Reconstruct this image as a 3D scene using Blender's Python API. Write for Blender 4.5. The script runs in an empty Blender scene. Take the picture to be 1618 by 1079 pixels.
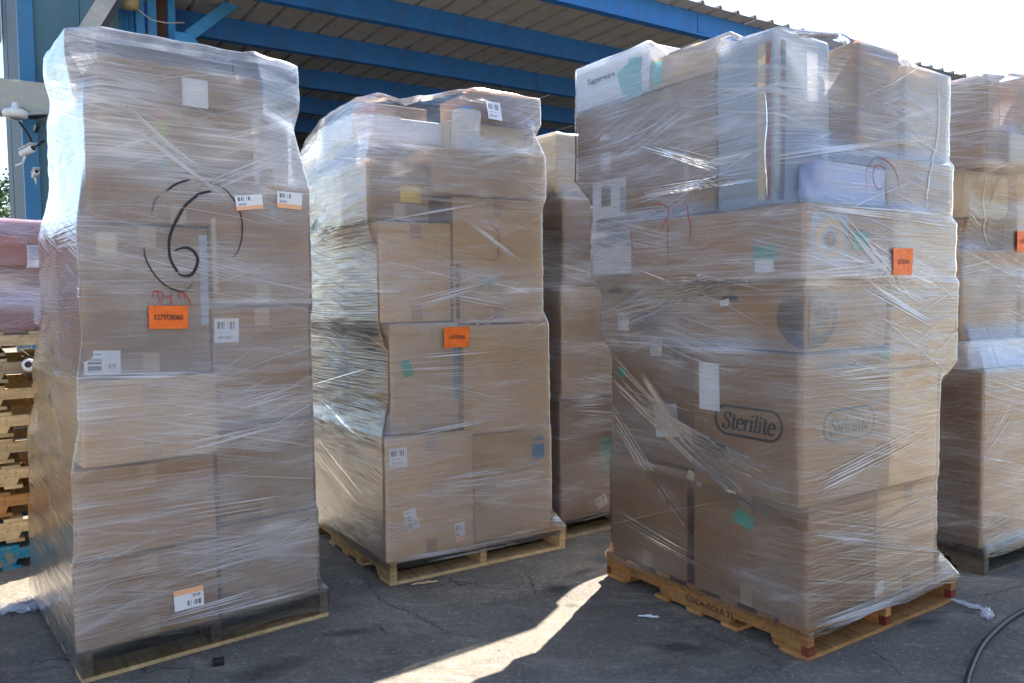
import bpy, bmesh, math, random
import numpy as np
from mathutils import Vector, Matrix, noise as mnoise
from mathutils.bvhtree import BVHTree

R = math.radians
SC = bpy.context.scene
COL = SC.collection

# ------------------------------------------------------------------ camera
IMW, IMH, FPX = 1618.0, 1079.0, 1270.0
PITCH, ROLL, EYE = R(-3.2), R(-0.7), 1.42
cam = bpy.data.cameras.new('camera')
cam.sensor_width = 36.0
cam.lens = 36.0 * FPX / IMW
cam.clip_start, cam.clip_end = 0.05, 600.0
cam_ob = bpy.data.objects.new('camera', cam)
COL.objects.link(cam_ob)
CAM_M = Matrix.Translation((0, 0, EYE)) @ Matrix.Rotation(math.pi / 2 + PITCH, 4, 'X') @ Matrix.Rotation(ROLL, 4, 'Z')
cam_ob.matrix_world = CAM_M
SC.camera = cam_ob

# ------------------------------------------------------------------ light
SUN_AZ, SUN_EL = R(26.0), R(50.0)      # azimuth to the right of straight ahead
world = bpy.data.worlds.new('World')
SC.world = world
world.use_nodes = True
wn = world.node_tree.nodes
wl = world.node_tree.links
wn.clear()
sky = wn.new('ShaderNodeTexSky')
sky.sky_type = 'NISHITA'
sky.sun_disc = False
sky.sun_elevation = SUN_EL
sky.sun_rotation = SUN_AZ
sky.air_density = 1.0
sky.dust_density = 0.5
sky.ozone_density = 1.8
bg = wn.new('ShaderNodeBackground')
bg.inputs['Strength'].default_value = 0.088
wo = wn.new('ShaderNodeOutputWorld')
wl.new(sky.outputs[0], bg.inputs[0])
wl.new(bg.outputs[0], wo.inputs[0])
sun = bpy.data.lights.new('sun', 'SUN')
sun.energy = 4.8
sun.angle = R(0.53)
sun.color = (1.0, 0.95, 0.87)
sun_ob = bpy.data.objects.new('sun', sun)
COL.objects.link(sun_ob)
TO_SUN = Vector((math.sin(SUN_AZ) * math.cos(SUN_EL), math.cos(SUN_AZ) * math.cos(SUN_EL), math.sin(SUN_EL)))
sun_ob.rotation_euler = TO_SUN.to_track_quat('Z', 'Y').to_euler()
sun_ob.location = TO_SUN * 60
SC.view_settings.view_transform = 'Standard'
SC.view_settings.look = 'None'
SC.view_settings.gamma = 1.0
SC.view_settings.exposure = 2.0
SC.cycles.use_denoising = True
SC.cycles.max_bounces = 7
SC.cycles.transparent_max_bounces = 16
SC.cycles.use_adaptive_sampling = True
SC.cycles.adaptive_threshold = 0.02
SC.cycles.sample_clamp_indirect = 6.0

# ------------------------------------------------------------------ helpers
rnd = random.Random(7)


def ray(px, py):
    d = Vector(((px - IMW / 2) / FPX, -(py - IMH / 2) / FPX, -1.0))
    return CAM_M.to_3x3() @ d


def ground(px, py, z=0.0):
    d = ray(px, py)
    return d * ((z - EYE) / d.z) + Vector((0, 0, EYE))


class Frame:
    """a stack's own axes: a along its right-hand face, b along its left-hand face"""
    def __init__(self, near, ang):
        self.n = Vector((near[0], near[1], 0))
        self.ang = R(ang)
        self.A = Vector((math.cos(self.ang), math.sin(self.ang), 0))
        self.B = Vector((-math.sin(self.ang), math.cos(self.ang), 0))
        self.M = Matrix.Translation(self.n) @ Matrix.Rotation(self.ang, 4, 'Z')

    def w(self, a, b, z=0.0):
        return self.n + self.A * a + self.B * b + Vector((0, 0, z))

    def fa(self, px, py, b=0.0):
        d = ray(px, py)
        t = (self.n + self.B * b).dot(self.B) / d.dot(self.B)
        p = d * t
        return ((p - self.n).dot(self.A), p.z + EYE)

    def fb(self, px, py, a=0.0):
        d = ray(px, py)
        t = (self.n + self.A * a).dot(self.A) / d.dot(self.A)
        p = d * t
        return ((p - self.n).dot(self.B), p.z + EYE)


def tag(o, label=None, cat=None, group=None, kind=None):
    if label: o['label'] = label
    if cat: o['category'] = cat
    if group: o['group'] = group
    if kind: o['kind'] = kind
    return o


def mesh(name, verts, faces, mat=None, smooth=False, uv=None):
    me = bpy.data.meshes.new(name)
    me.from_pydata([tuple(v) for v in verts], [], faces)
    if mat: me.materials.append(mat)
    if smooth:
        me.polygons.foreach_set('use_smooth', [True] * len(me.polygons))
    if uv is not None:
        lay = me.uv_layers.new(name='UVMap')
        idx = np.empty(len(me.loops), dtype=np.int32)
        me.loops.foreach_get('vertex_index', idx)
        lay.data.foreach_set('uv', np.asarray(uv, dtype=np.float32)[idx].ravel())
    me.update()
    return me


def obj(name, me, parent=None, mw=None):
    o = bpy.data.objects.new(name, me)
    COL.objects.link(o)
    if parent is not None:
        o.parent = parent
    if mw is not None:
        o.matrix_local = mw
    return o


def empty(name, mw=None):
    o = bpy.data.objects.new(name, None)
    o.empty_display_size = 0.1
    COL.objects.link(o)
    if mw is not None:
        o.matrix_local = mw
    return o


def box_geo(x0, x1, y0, y1, z0, z1):
    v = [(x0, y0, z0), (x1, y0, z0), (x1, y1, z0), (x0, y1, z0), (x0, y0, z1), (x1, y0, z1), (x1, y1, z1), (x0, y1, z1)]
    f = [(0, 3, 2, 1), (4, 5, 6, 7), (0, 1, 5, 4), (1, 2, 6, 5), (2, 3, 7, 6), (3, 0, 4, 7)]
    return v, f


def bevelled(name, dims, r, mat, seg=2, centre=(0, 0, 0)):
    bm = bmesh.new()
    bmesh.ops.create_cube(bm, size=1.0)
    bmesh.ops.scale(bm, vec=dims, verts=bm.verts)
    if r > 0:
        bmesh.ops.bevel(bm, geom=bm.edges[:] + bm.verts[:], offset=r, segments=seg, affect='EDGES', profile=0.5)
    bmesh.ops.translate(bm, vec=centre, verts=bm.verts)
    me = bpy.data.meshes.new(name)
    bm.to_mesh(me)
    bm.free()
    me.materials.append(mat)
    return me


def tube_geo(pts, rad, n=8, caps=True):
    pts = [Vector(p) for p in pts]
    V, F = [], []
    up = Vector((0, 0, 1))
    for i, p in enumerate(pts):
        t = (pts[min(i + 1, len(pts) - 1)] - pts[max(i - 1, 0)]).normalized()
        u = up if abs(t.z) < 0.95 else Vector((1, 0, 0))
        x = t.cross(u).normalized()
        y = x.cross(t).normalized()
        r = rad[i] if isinstance(rad, (list, tuple)) else rad
        for k in range(n):
            a = 2 * math.pi * k / n
            V.append(p + x * (r * math.cos(a)) + y * (r * math.sin(a)))
    for i in range(len(pts) - 1):
        for k in range(n):
            F.append((i * n + k, i * n + (k + 1) % n, (i + 1) * n + (k + 1) % n, (i + 1) * n + k))
    if caps:
        F.append(tuple(range(n))[::-1])
        F.append(tuple((len(pts) - 1) * n + k for k in range(n)))
    return V, F


def lathe_geo(prof, n=20):
    V, F = [], []
    for r, z in prof:
        for k in range(n):
            a = 2 * math.pi * k / n
            V.append((r * math.cos(a), r * math.sin(a), z))
    for i in range(len(prof) - 1):
        for k in range(n):
            F.append((i * n + k, i * n + (k + 1) % n, (i + 1) * n + (k + 1) % n, (i + 1) * n + k))
    F.append(tuple(range(n))[::-1])
    F.append(tuple((len(prof) - 1) * n + k for k in range(n)))
    return V, F


# ------------------------------------------------------------------ materials
class Mat:
    def __init__(self, name, col=(0.5, 0.5, 0.5), rough=0.7, spec=0.3, metal=0.0):
        self.m = bpy.data.materials.new(name)
        self.m.use_nodes = True
        self.t = self.m.node_tree
        self.N, self.L = self.t.nodes, self.t.links
        self.b = self.N['Principled BSDF']
        self.b.inputs['Base Color'].default_value = (*col, 1)
        self.b.inputs['Roughness'].default_value = rough
        self.b.inputs['Specular IOR Level'].default_value = spec
        self.b.inputs['Metallic'].default_value = metal
        self.out = self.N['Material Output']

    def node(self, kind, **kw):
        n = self.N.new('ShaderNode' + kind)
        for k, v in kw.items():
            setattr(n, k, v)
        return n

    def coord(self, which='Object', scale=(1, 1, 1), rot=(0, 0, 0), loc=(0, 0, 0)):
        tc = self.node('TexCoord')
        mp = self.node('Mapping')
        mp.inputs['Scale'].default_value = scale
        mp.inputs['Rotation'].default_value = rot
        mp.inputs['Location'].default_value = loc
        self.L.new(tc.outputs[which], mp.inputs['Vector'])
        return mp.outputs[0]

    def noise(self, vec, scale, detail=4, rough=0.55, dist=0.0):
        n = self.node('TexNoise')
        n.inputs['Scale'].default_value = scale
        n.inputs['Detail'].default_value = detail
        n.inputs['Roughness'].default_value = rough
        n.inputs['Distortion'].default_value = dist
        if vec is not None:
            self.L.new(vec, n.inputs['Vector'])
        return n.outputs['Fac']

    def ramp(self, fac, stops):
        r = self.node('ValToRGB')
        e = r.color_ramp.elements
        while len(e) < len(stops):
            e.new(0.5)
        for k, (p, c) in enumerate(stops):
            e[k].position = p
            e[k].color = (*c, 1) if len(c) == 3 else c
        self.L.new(fac, r.inputs[0])
        return r.outputs[0]

    def rng(self, fac, a, b, c, d):
        n = self.node('MapRange')
        for i, v in enumerate((a, b, c, d)):
            n.inputs[i + 1].default_value = v
        self.L.new(fac, n.inputs[0])
        return n.outputs[0]

    def math(self, op, a, b=None, c=None, clamp=False):
        n = self.node('Math', operation=op, use_clamp=clamp)
        for i, v in enumerate((a, b, c)):
            if v is None: continue
            if isinstance(v, (int, float)):
                n.inputs[i].default_value = v
            else:
                self.L.new(v, n.inputs[i])
        return n.outputs[0]

    def mix(self, fac, a, b, blend='MIX'):
        n = self.node('Mix', data_type='RGBA', blend_type=blend)
        for i, v in ((0, fac), (6, a), (7, b)):
            if isinstance(v, tuple):
                n.inputs[i].default_value = (*v, 1) if len(v) == 3 else v
            elif isinstance(v, (int, float)):
                n.inputs[i].default_value = v
            else:
                self.L.new(v, n.inputs[i])
        return n.outputs[2]

    def bump(self, h, strength=0.3, dist=0.01):
        n = self.node('Bump')
        n.inputs['Strength'].default_value = strength
        n.inputs['Distance'].default_value = dist
        self.L.new(h, n.inputs['Height'])
        self.L.new(n.outputs[0], self.b.inputs['Normal'])
        return n.outputs[0]

    def base(self, c):
        self.L.new(c, self.b.inputs['Base Color'])

    def rand(self):
        return self.node('ObjectInfo').outputs['Random']


def cardboard(name, col, var=0.17):
    m = Mat(name, col, 0.82, 0.2)
    v = m.coord('Object')
    hsv = m.node('HueSaturation')
    hsv.inputs['Color'].default_value = (*col, 1)
    m.L.new(m.rng(m.rand(), 0, 1, 1 - var, 1 + var), hsv.inputs['Value'])
    big = m.noise(v, 3.0, 4, 0.6)
    c = m.mix(m.rng(big, 0.35, 0.7, 0.0, 0.35), hsv.outputs[0], tuple(x * 0.72 for x in col))
    fl = m.noise(m.coord('Object', (160, 160, 4)), 1.0, 2)
    c = m.mix(m.rng(fl, 0.4, 0.62, 0.0, 0.12), c, tuple(min(1, x * 1.35) for x in col))
    sc = m.noise(m.coord('Object', (6, 6, 30)), 2.0, 5, 0.7)
    c = m.mix(m.rng(sc, 0.62, 0.75, 0, 0.3), c, tuple(x * 0.55 for x in col))
    m.base(c)
    h = m.math('ADD', m.math('MULTIPLY', fl, 0.25), big)
    m.bump(h, 0.25, 0.012)
    return m.m


def wood(name, col, dark, paint=None):
    m = Mat(name, col, 0.85, 0.15)
    v = m.coord('Object', (1, 1, 1))
    g = m.noise(m.coord('Object', (2.2, 30, 30)), 1.6, 5, 0.65, 0.6)
    g2 = m.noise(m.coord('Object', (30, 2.2, 30)), 1.6, 5, 0.65, 0.6)
    gg = m.math('MINIMUM', g, g2)
    c = m.ramp(gg, [(0.3, dark), (0.52, col), (0.75, tuple(min(1, x * 1.25) for x in col))])
    st = m.noise(v, 5.0, 4, 0.65)
    c = m.mix(m.rng(st, 0.5, 0.8, 0, 0.55), c, tuple(x * 0.4 for x in dark))
    hsv = m.node('HueSaturation')
    m.L.new(c, hsv.inputs['Color'])
    m.L.new(m.rng(m.rand(), 0, 1, 0.72, 1.22), hsv.inputs['Value'])
    c = hsv.outputs[0]
    if paint:
        pn = m.noise(v, 18.0, 4, 0.7)
        c = m.mix(m.rng(pn, 0.38, 0.5, 1, 0), c, paint)
    m.base(c)
    m.bump(gg, 0.35, 0.006)
    return m.m


def painted(name, col, rough=0.5, dirt=(0.12, 0.11, 0.1), amount=0.35, spec=0.35, streak=True):
    m = Mat(name, col, rough, spec)
    v = m.coord('Object', (1, 1, 0.25) if streak else (1, 1, 1))
    n = m.noise(v, 2.4, 6, 0.68)
    c = m.mix(m.rng(n, 0.48, 0.74, 0, amount), col, dirt)
    f = m.noise(m.coord('Object'), 28, 4, 0.6)
    c = m.mix(m.rng(f, 0.45, 0.8, 0, amount * 0.5), c, tuple(min(1, x * 1.5 + 0.03) for x in col))
    m.base(c)
    m.bump(f, 0.12, 0.004)
    return m.m


def plain(name, col, rough=0.6, spec=0.3, metal=0.0, grain=0.12):
    m = Mat(name, col, rough, spec, metal)
    n = m.noise(m.coord('Object'), 14, 4, 0.6)
    m.base(m.mix(m.rng(n, 0.35, 0.75, 0, 1), col, tuple(x * (1 - grain) for x in col)))
    return m.m


def label_mat(name, paper=(0.74, 0.75, 0.76), band=None, style=0):
    """a printed shipping label: barcode block and a few lines of grey print, flat ink"""
    m = Mat(name, paper, 0.5, 0.3)
    tc = m.node('TexCoord')
    sp = m.node('SeparateXYZ')
    m.L.new(tc.outputs['UV'], sp.inputs[0])
    u, v = sp.outputs[0], sp.outputs[1]

    def inside(x, lo, hi):
        return m.math('MULTIPLY', m.math('GREATER_THAN', x, lo), m.math('LESS_THAN', x, hi))

    def one_d(x, scale, thr):
        cb = m.node('CombineXYZ')
        m.L.new(x, cb.inputs[0])
        n = m.node('TexWhiteNoise', noise_dimensions='1D')
        m.L.new(m.math('FLOOR', m.math('MULTIPLY', x, scale)), n.inputs['W'])
        return m.math('GREATER_THAN', n.outputs['Value'], thr)
    if style == 0:      # barcode across the top
        bars = m.math('MULTIPLY', m.math('MULTIPLY', inside(u, .12, .88), inside(v, .56, .86)), one_d(u, 46, .45))
        txt = m.math('MULTIPLY', m.math('MULTIPLY', inside(u, .15, .72), inside(v, .14, .44)), m.math('MULTIPLY', one_d(v, 15, .55), one_d(u, 60, .3)))
    elif style == 1:    # barcode down the left side, small block at right
        bars = m.math('MULTIPLY', m.math('MULTIPLY', inside(u, .1, .48), inside(v, .1, .9)), one_d(v, 30, .45))
        txt = m.math('MULTIPLY', m.math('MULTIPLY', inside(u, .58, .9), inside(v, .12, .5)), m.math('MULTIPLY', one_d(v, 24, .5), one_d(u, 44, .35)))
    else:               # two blocks over a coloured band
        bars = m.math('MULTIPLY', m.math('MULTIPLY', inside(u, .1, .55), inside(v, .62, .88)), one_d(u, 60, .45))
        txt = m.math('MULTIPLY', m.math('MULTIPLY', inside(u, .1, .44), inside(v, .32, .56)), m.math('MULTIPLY', one_d(v, 40, .4), one_d(u, 50, .35)))
    ink = m.math('MAXIMUM', bars, m.math('MULTIPLY', txt, .7))
    c = paper
    if band:
        c = m.mix(inside(v, -1, .28), paper, band)
    m.base(m.mix(m.math('MULTIPLY', ink, .85), c, (0.04, 0.04, 0.06)))
    return m.m


def film_mat(name, lo, hi, streak=1.0, tint=(0.86, 0.87, 0.91)):
    """clear stretch film: see-through, with milky streaks running along the wrap, glossy and wrinkled"""
    m = Mat(name)
    m.N.remove(m.b)
    tc = m.node('TexCoord')
    sp = m.node('SeparateXYZ')
    m.L.new(tc.outputs['UV'], sp.inputs[0])
    u, v = sp.outputs[0], sp.outputs[1]

    def vec(x, y, z=0.0):
        c = m.node('CombineXYZ')
        for i, q in enumerate((x, y, z)):
            if isinstance(q, (int, float)): c.inputs[i].default_value = q
            else: m.L.new(q, c.inputs[i])
        return c.outputs[0]
    warp = m.noise(vec(m.math('MULTIPLY', u, 1.0), m.math('MULTIPLY', v, 4.0)), 1.0, 3)
    vw = m.math('ADD', v, m.math('MULTIPLY', m.math('SUBTRACT', warp, 0.5), 0.045))
    s1 = m.noise(vec(m.math('MULTIPLY', u, 1.4), m.math('MULTIPLY', vw, 95.0)), 1.0, 2, 0.7)
    vt = m.math('ADD', vw, m.math('MULTIPLY', u, 0.22))
    s2 = m.noise(vec(m.math('MULTIPLY', u, 1.0), m.math('MULTIPLY', vt, 70.0), 3.3), 1.0, 2, 0.7)
    vt3 = m.math('ADD', vw, m.math('MULTIPLY', u, -0.34))
    s3 = m.noise(vec(m.math('MULTIPLY', u, 1.0), m.math('MULTIPLY', vt3, 60.0), 7.7), 1.0, 2, 0.7)
    mk = m.noise(vec(m.math('MULTIPLY', u, 1.1), m.math('MULTIPLY', v, 2.2), 1.1), 1.0, 2)
    mk2 = m.noise(vec(m.math('MULTIPLY', u, 1.3), m.math('MULTIPLY', v, 1.9), 5.1), 1.0, 2)
    cloud = m.noise(vec(m.math('MULTIPLY', u, 2.0), m.math('MULTIPLY', vw, 7.0), 9.1), 1.0, 3, 0.6)
    fine = m.noise(vec(m.math('MULTIPLY', u, 5.0), m.math('MULTIPLY', vw, 330.0), 2.1), 1.0, 1, 0.6)
    f1 = m.math('POWER', m.rng(s1, 0.44, 0.70, 0, 1), 1.6)
    f2 = m.math('MULTIPLY', m.rng(s2, 0.5, 0.74, 0, 1), m.rng(mk, 0.45, 0.58, 0, 1))
    f3 = m.math('MULTIPLY', m.rng(s3, 0.5, 0.74, 0, 1), m.rng(mk2, 0.45, 0.62, 0, 1))
    st = m.math('MAXIMUM', m.math('MULTIPLY', f1, 0.85), m.math('MAXIMUM', f2, f3))
    st = m.math('ADD', m.math('MULTIPLY', st, 0.75), m.math('MULTIPLY', m.rng(fine, 0.45, 0.72, 0, 1), 0.3))
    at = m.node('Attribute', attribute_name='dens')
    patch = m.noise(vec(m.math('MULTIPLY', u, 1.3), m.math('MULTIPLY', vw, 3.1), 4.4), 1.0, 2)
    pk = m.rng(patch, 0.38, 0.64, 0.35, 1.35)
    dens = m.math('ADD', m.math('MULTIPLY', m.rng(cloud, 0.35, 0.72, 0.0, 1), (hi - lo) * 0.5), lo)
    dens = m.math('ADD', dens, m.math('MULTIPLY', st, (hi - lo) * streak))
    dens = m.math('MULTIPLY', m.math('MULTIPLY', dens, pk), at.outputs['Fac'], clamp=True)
    hgt = m.math('ADD', m.math('MULTIPLY', s1, 1.0), m.math('ADD', m.math('MULTIPLY', f2, 0.5), m.math('MULTIPLY', cloud, 0.9)))
    bp = m.node('Bump')
    bp.inputs['Strength'].default_value = 0.42
    bp.inputs['Distance'].default_value = 0.012
    m.L.new(hgt, bp.inputs['Height'])
    dif = m.node('BsdfDiffuse'); dif.inputs['Color'].default_value = (*tint, 1)
    trl = m.node('BsdfTranslucent'); trl.inputs['Color'].default_value = (*tint, 1)
    tr = m.node('BsdfTransparent'); tr.inputs['Color'].default_value = (0.97, 0.97, 0.98, 1)
    gl = m.node('BsdfAnisotropic' if hasattr(bpy.types, 'ShaderNodeBsdfAnisotropic_') else 'BsdfGlossy')
    gl.inputs['Roughness'].default_value = 0.11
    gl.inputs['Color'].default_value = (1, 1, 1, 1)
    for n_ in (gl,):
        m.L.new(bp.outputs[0], n_.inputs['Normal'])
    ms = m.node('MixShader'); ms.inputs[0].default_value = 0.42
    m.L.new(dif.outputs[0], ms.inputs[1]); m.L.new(trl.outputs[0], ms.inputs[2])
    mt = m.node('MixShader')
    m.L.new(dens, mt.inputs[0]); m.L.new(tr.outputs[0], mt.inputs[1]); m.L.new(ms.outputs[0], mt.inputs[2])
    fr = m.node('Fresnel'); fr.inputs['IOR'].default_value = 1.45
    m.L.new(bp.outputs[0], fr.inputs['Normal'])
    fm = m.math('MULTIPLY', fr.outputs[0], 1.6, clamp=True)
    mg = m.node('MixShader')
    m.L.new(fm, mg.inputs[0]); m.L.new(mt.outputs[0], mg.inputs[1]); m.L.new(gl.outputs[0], mg.inputs[2])
    m.L.new(mg.outputs[0], m.out.inputs['Surface'])
    return m.m


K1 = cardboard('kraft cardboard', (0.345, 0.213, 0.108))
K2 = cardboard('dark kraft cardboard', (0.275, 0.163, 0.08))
K3 = cardboard('pale kraft cardboard', (0.55, 0.39, 0.225))
KC = cardboard('cream cardboard', (0.62, 0.51, 0.33), 0.08)
KW = cardboard('white cardboard', (0.74, 0.75, 0.78), 0.05)
KG = cardboard('grey blue cardboard', (0.36, 0.40, 0.46), 0.08)
KD = cardboard('dark grey cardboard', (0.16, 0.18, 0.22), 0.1)
KR = cardboard('red cardboard', (0.42, 0.15, 0.12), 0.1)
KP = cardboard('dark red cardboard', (0.26, 0.07, 0.075), 0.1)
BLUEBAG = plain('blue plastic bag', (0.46, 0.53, 0.80), 0.5, 0.4)
TAPE = plain('brown packing tape', (0.40, 0.265, 0.145), 0.22, 0.6)
CTAPE = plain('clear packing tape', (0.42, 0.31, 0.20), 0.18, 0.7)
PAPER = plain('white paper', (0.76, 0.77, 0.8), 0.6)
GREENP = plain('green print', (0.05, 0.33, 0.24), 0.6)
LIMEP = plain('lime print', (0.5, 0.62, 0.06), 0.6)
PINKP = plain('pink print', (0.55, 0.12, 0.16), 0.6)
BLUEP = plain('blue print', (0.12, 0.27, 0.42), 0.6)
TEALP = plain('teal print', (0.22, 0.5, 0.5), 0.6)
YELP = plain('yellow print', (0.72, 0.55, 0.08), 0.6)
INK = plain('black print', (0.028, 0.026, 0.028), 0.6)
BROWNINK = plain('dark brown print', (0.06, 0.04, 0.032), 0.7)
GREYINK = plain('grey print', (0.17, 0.135, 0.11), 0.7)
MARK = plain('black marker ink', (0.012, 0.009, 0.012), 0.35)
REDMARK = plain('red marker ink', (0.36, 0.06, 0.045), 0.5)
def orange_paper():
    m = Mat('orange paper', (0.86, 0.16, 0.012), 0.45, 0.35)
    v = m.coord('UV', (1, 1, 1))
    n = m.noise(v, 2.6, 4, 0.6)
    m.base(m.ramp(n, [(0.3, (0.74, 0.125, 0.012)), (0.55, (0.86, 0.165, 0.014)), (0.8, (0.9, 0.22, 0.04))]))
    m.bump(m.noise(m.coord('UV', (3, 1.2, 1), (0, 0, .7)), 3.0, 3, 0.6, 0.6), 0.5, 0.02)
    return m.m


ORANGE = orange_paper()
LAB0 = label_mat('barcode label', style=0)
LAB1 = label_mat('tall barcode label', style=1)
LAB2 = label_mat('label with peach band', band=(0.85, 0.45, 0.25), style=2)
WOODY = wood('pale pallet wood', (0.56, 0.40, 0.21), (0.33, 0.21, 0.10))
WOODO = wood('orange pallet wood', (0.50, 0.25, 0.09), (0.28, 0.12, 0.04))
WOODR = wood('red painted pallet wood', (0.21, 0.045, 0.03), (0.10, 0.035, 0.025))
WOODG = wood('weathered pallet wood', (0.44, 0.34, 0.21), (0.22, 0.16, 0.1))
WOODD = wood('dark brown and painted shade pallet wood', (0.17, 0.135, 0.10), (0.08, 0.065, 0.05))  # true dark brown on one pallet, painted shade on another
WOODB = wood('blue painted pallet wood', (0.03, 0.27, 0.42), (0.03, 0.16, 0.25), paint=(0.25, 0.2, 0.13))
FILM_L = film_mat('stretch film light haze', 0.12, 0.60)
FILM_M = film_mat('stretch film warm haze', 0.085, 0.57)
FILM_R = film_mat('stretch film clear', 0.065, 0.51)
FILM_P = film_mat('stretch film pink load', 0.08, 0.42, tint=(0.84, 0.78, 0.9))
ROPE = film_mat('bunched stretch film', 0.55, 0.95)

# ------------------------------------------------------------------ ground
def ground_mat():
    m = Mat('worn concrete yard', (0.25, 0.245, 0.23), 0.78, 0.28)
    v = m.coord('Object')
    big = m.noise(v, 0.55, 6, 0.62)
    mid = m.noise(v, 3.1, 6, 0.7, 0.5)
    fin = m.noise(v, 45, 4, 0.65)
    grit = m.noise(v, 190, 2, 0.6)
    c = m.ramp(big, [(0.3, (0.088, 0.087, 0.085)), (0.52, (0.14, 0.137, 0.132)), (0.72, (0.19, 0.184, 0.174))])
    c = m.mix(m.rng(mid, 0.46, 0.66, 0, 0.65), c, (0.07, 0.069, 0.069))
    sm = m.noise(m.coord('Object', (1, 2.4, 1), (0, 0, 0.6)), 1.5, 8, 0.76, 0.8)
    c = m.mix(m.rng(sm, 0.53, 0.63, 0, 0.55), c, (0.27, 0.265, 0.26))
    sp2 = m.noise(m.coord('Object', (1, 1, 1), (0, 0, 0), (3, 1, 0)), 9, 6, 0.8, 0.4)
    c = m.mix(m.rng(sp2, 0.56, 0.66, 0, 0.5), c, (0.28, 0.275, 0.265))
    c = m.mix(m.rng(sp2, 0.34, 0.42, 0.55, 0), c, (0.06, 0.06, 0.06))
    c = m.mix(m.rng(fin, 0.55, 0.72, 0, 0.6), c, (0.32, 0.315, 0.305))
    c = m.mix(m.rng(fin, 0.28, 0.42, 0.6, 0), c, (0.05, 0.05, 0.05))
    c = m.mix(m.rng(m.noise(v, 110, 3, 0.7), 0.58, 0.7, 0, 0.6), c, (0.36, 0.35, 0.34))
    # oil spots
    c = m.mix(1.0, c, (1.26, 1.09, 0.88), 'MULTIPLY')
    ov = m.node('TexVoronoi', feature='F1'); ov.inputs['Scale'].default_value = 1.35
    ov.inputs['Randomness'].default_value = 1.0
    wv = m.node('VectorMath', operation='ADD')
    nz = m.node('TexNoise'); nz.inputs['Scale'].default_value = 6.0
    m.L.new(v, nz.inputs['Vector'])
    sc_ = m.node('VectorMath', operation='SCALE'); sc_.inputs['Scale'].default_value = 0.12
    m.L.new(nz.outputs['Color'], sc_.inputs[0]); m.L.new(v, wv.inputs[0]); m.L.new(sc_.outputs[0], wv.inputs[1])
    m.L.new(wv.outputs[0], ov.inputs['Vector'])
    c = m.mix(m.rng(ov.outputs['Distance'], 0.1, 0.17, 0.65, 0), c, (0.07, 0.068, 0.068))
    # cracks
    cv = m.node('TexVoronoi', feature='DISTANCE_TO_EDGE'); cv.inputs['Scale'].default_value = 0.75
    wv2 = m.node('VectorMath', operation='ADD')
    nz2 = m.node('TexNoise'); nz2.inputs['Scale'].default_value = 3.5; nz2.inputs['Detail'].default_value = 6
    sc2 = m.node('VectorMath', operation='SCALE'); sc2.inputs['Scale'].default_value = 0.35
    m.L.new(v, nz2.inputs['Vector']); m.L.new(nz2.outputs['Color'], sc2.inputs[0])
    m.L.new(v, wv2.inputs[0]); m.L.new(sc2.outputs[0], wv2.inputs[1]); m.L.new(wv2.outputs[0], cv.inputs['Vector'])
    ck = m.rng(cv.outputs['Distance'], 0.0, 0.0045, 1, 0)
    ckm = m.math('MULTIPLY', ck, m.rng(m.noise(v, 0.9, 2), 0.5, 0.58, 0, 1))
    c = m.mix(m.math('MULTIPLY', ckm, 0.85), c, (0.045, 0.044, 0.043))
    m.base(c)
    h = m.math('ADD', m.math('MULTIPLY', fin, 0.55), m.math('ADD', m.math('MULTIPLY', mid, 0.8), m.math('MULTIPLY', grit, 0.3)))
    h = m.math('SUBTRACT', h, m.math('MULTIPLY', ckm, 1.6))
    m.bump(h, 0.55, 0.008)
    m.L.new(m.rng(mid, 0.35, 0.7, 0.85, 0.6), m.b.inputs['Roughness'])
    return m.m


GM = ground_mat()
tag(obj('ground', mesh('ground', [(-300, -300, 0), (300, -300, 0), (300, 300, 0), (-300, 300, 0)], [(0, 1, 2, 3)], GM)), kind='structure')

# ------------------------------------------------------------------ shed (own axes: s along the roof edge, n going back)
SH = Frame((0, 0), 33.8)
BLUE = painted('blue painted steel', (0.02, 0.14, 0.42), 0.5, (0.05, 0.05, 0.05), 0.5)
BLUEL = painted('light blue painted steel', (0.045, 0.25, 0.55), 0.45, (0.06, 0.07, 0.08), 0.3)
SHEET = painted('weathered roofing sheet', (0.36, 0.34, 0.305), 0.6, (0.17, 0.15, 0.125), 0.5)
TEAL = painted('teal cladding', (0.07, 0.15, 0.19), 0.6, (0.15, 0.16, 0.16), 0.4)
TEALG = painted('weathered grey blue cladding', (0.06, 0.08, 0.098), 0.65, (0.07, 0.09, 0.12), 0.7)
TRIM = painted('grey white gutter', (0.46, 0.45, 0.42), 0.6, (0.16, 0.15, 0.13), 0.5)
DARKWALL = painted('dark shed wall', (0.05, 0.055, 0.065), 0.8, (0.02, 0.02, 0.02), 0.4)
GAPBROWN = painted('dark gap brown', (0.09, 0.04, 0.03), 0.8, (0.04, 0.03, 0.03), 0.5)

ROOF_Z, EDGE_N, BACK_N, S0 = 6.2, 9.48, 25.5, 2.33
shed = empty('open_shed', SH.M)
tag(shed, 'open shed with blue steel beams under a grey corrugated sheet roof', 'shed')


def part(name, geo, mat, parent, smooth=False):
    return obj(name, mesh(name, geo[0], geo[1], mat, smooth), parent)


# one roofing sheet: trapezoid ribs standing up, pans between
PITCHR = 0.44
NR = 3


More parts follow.
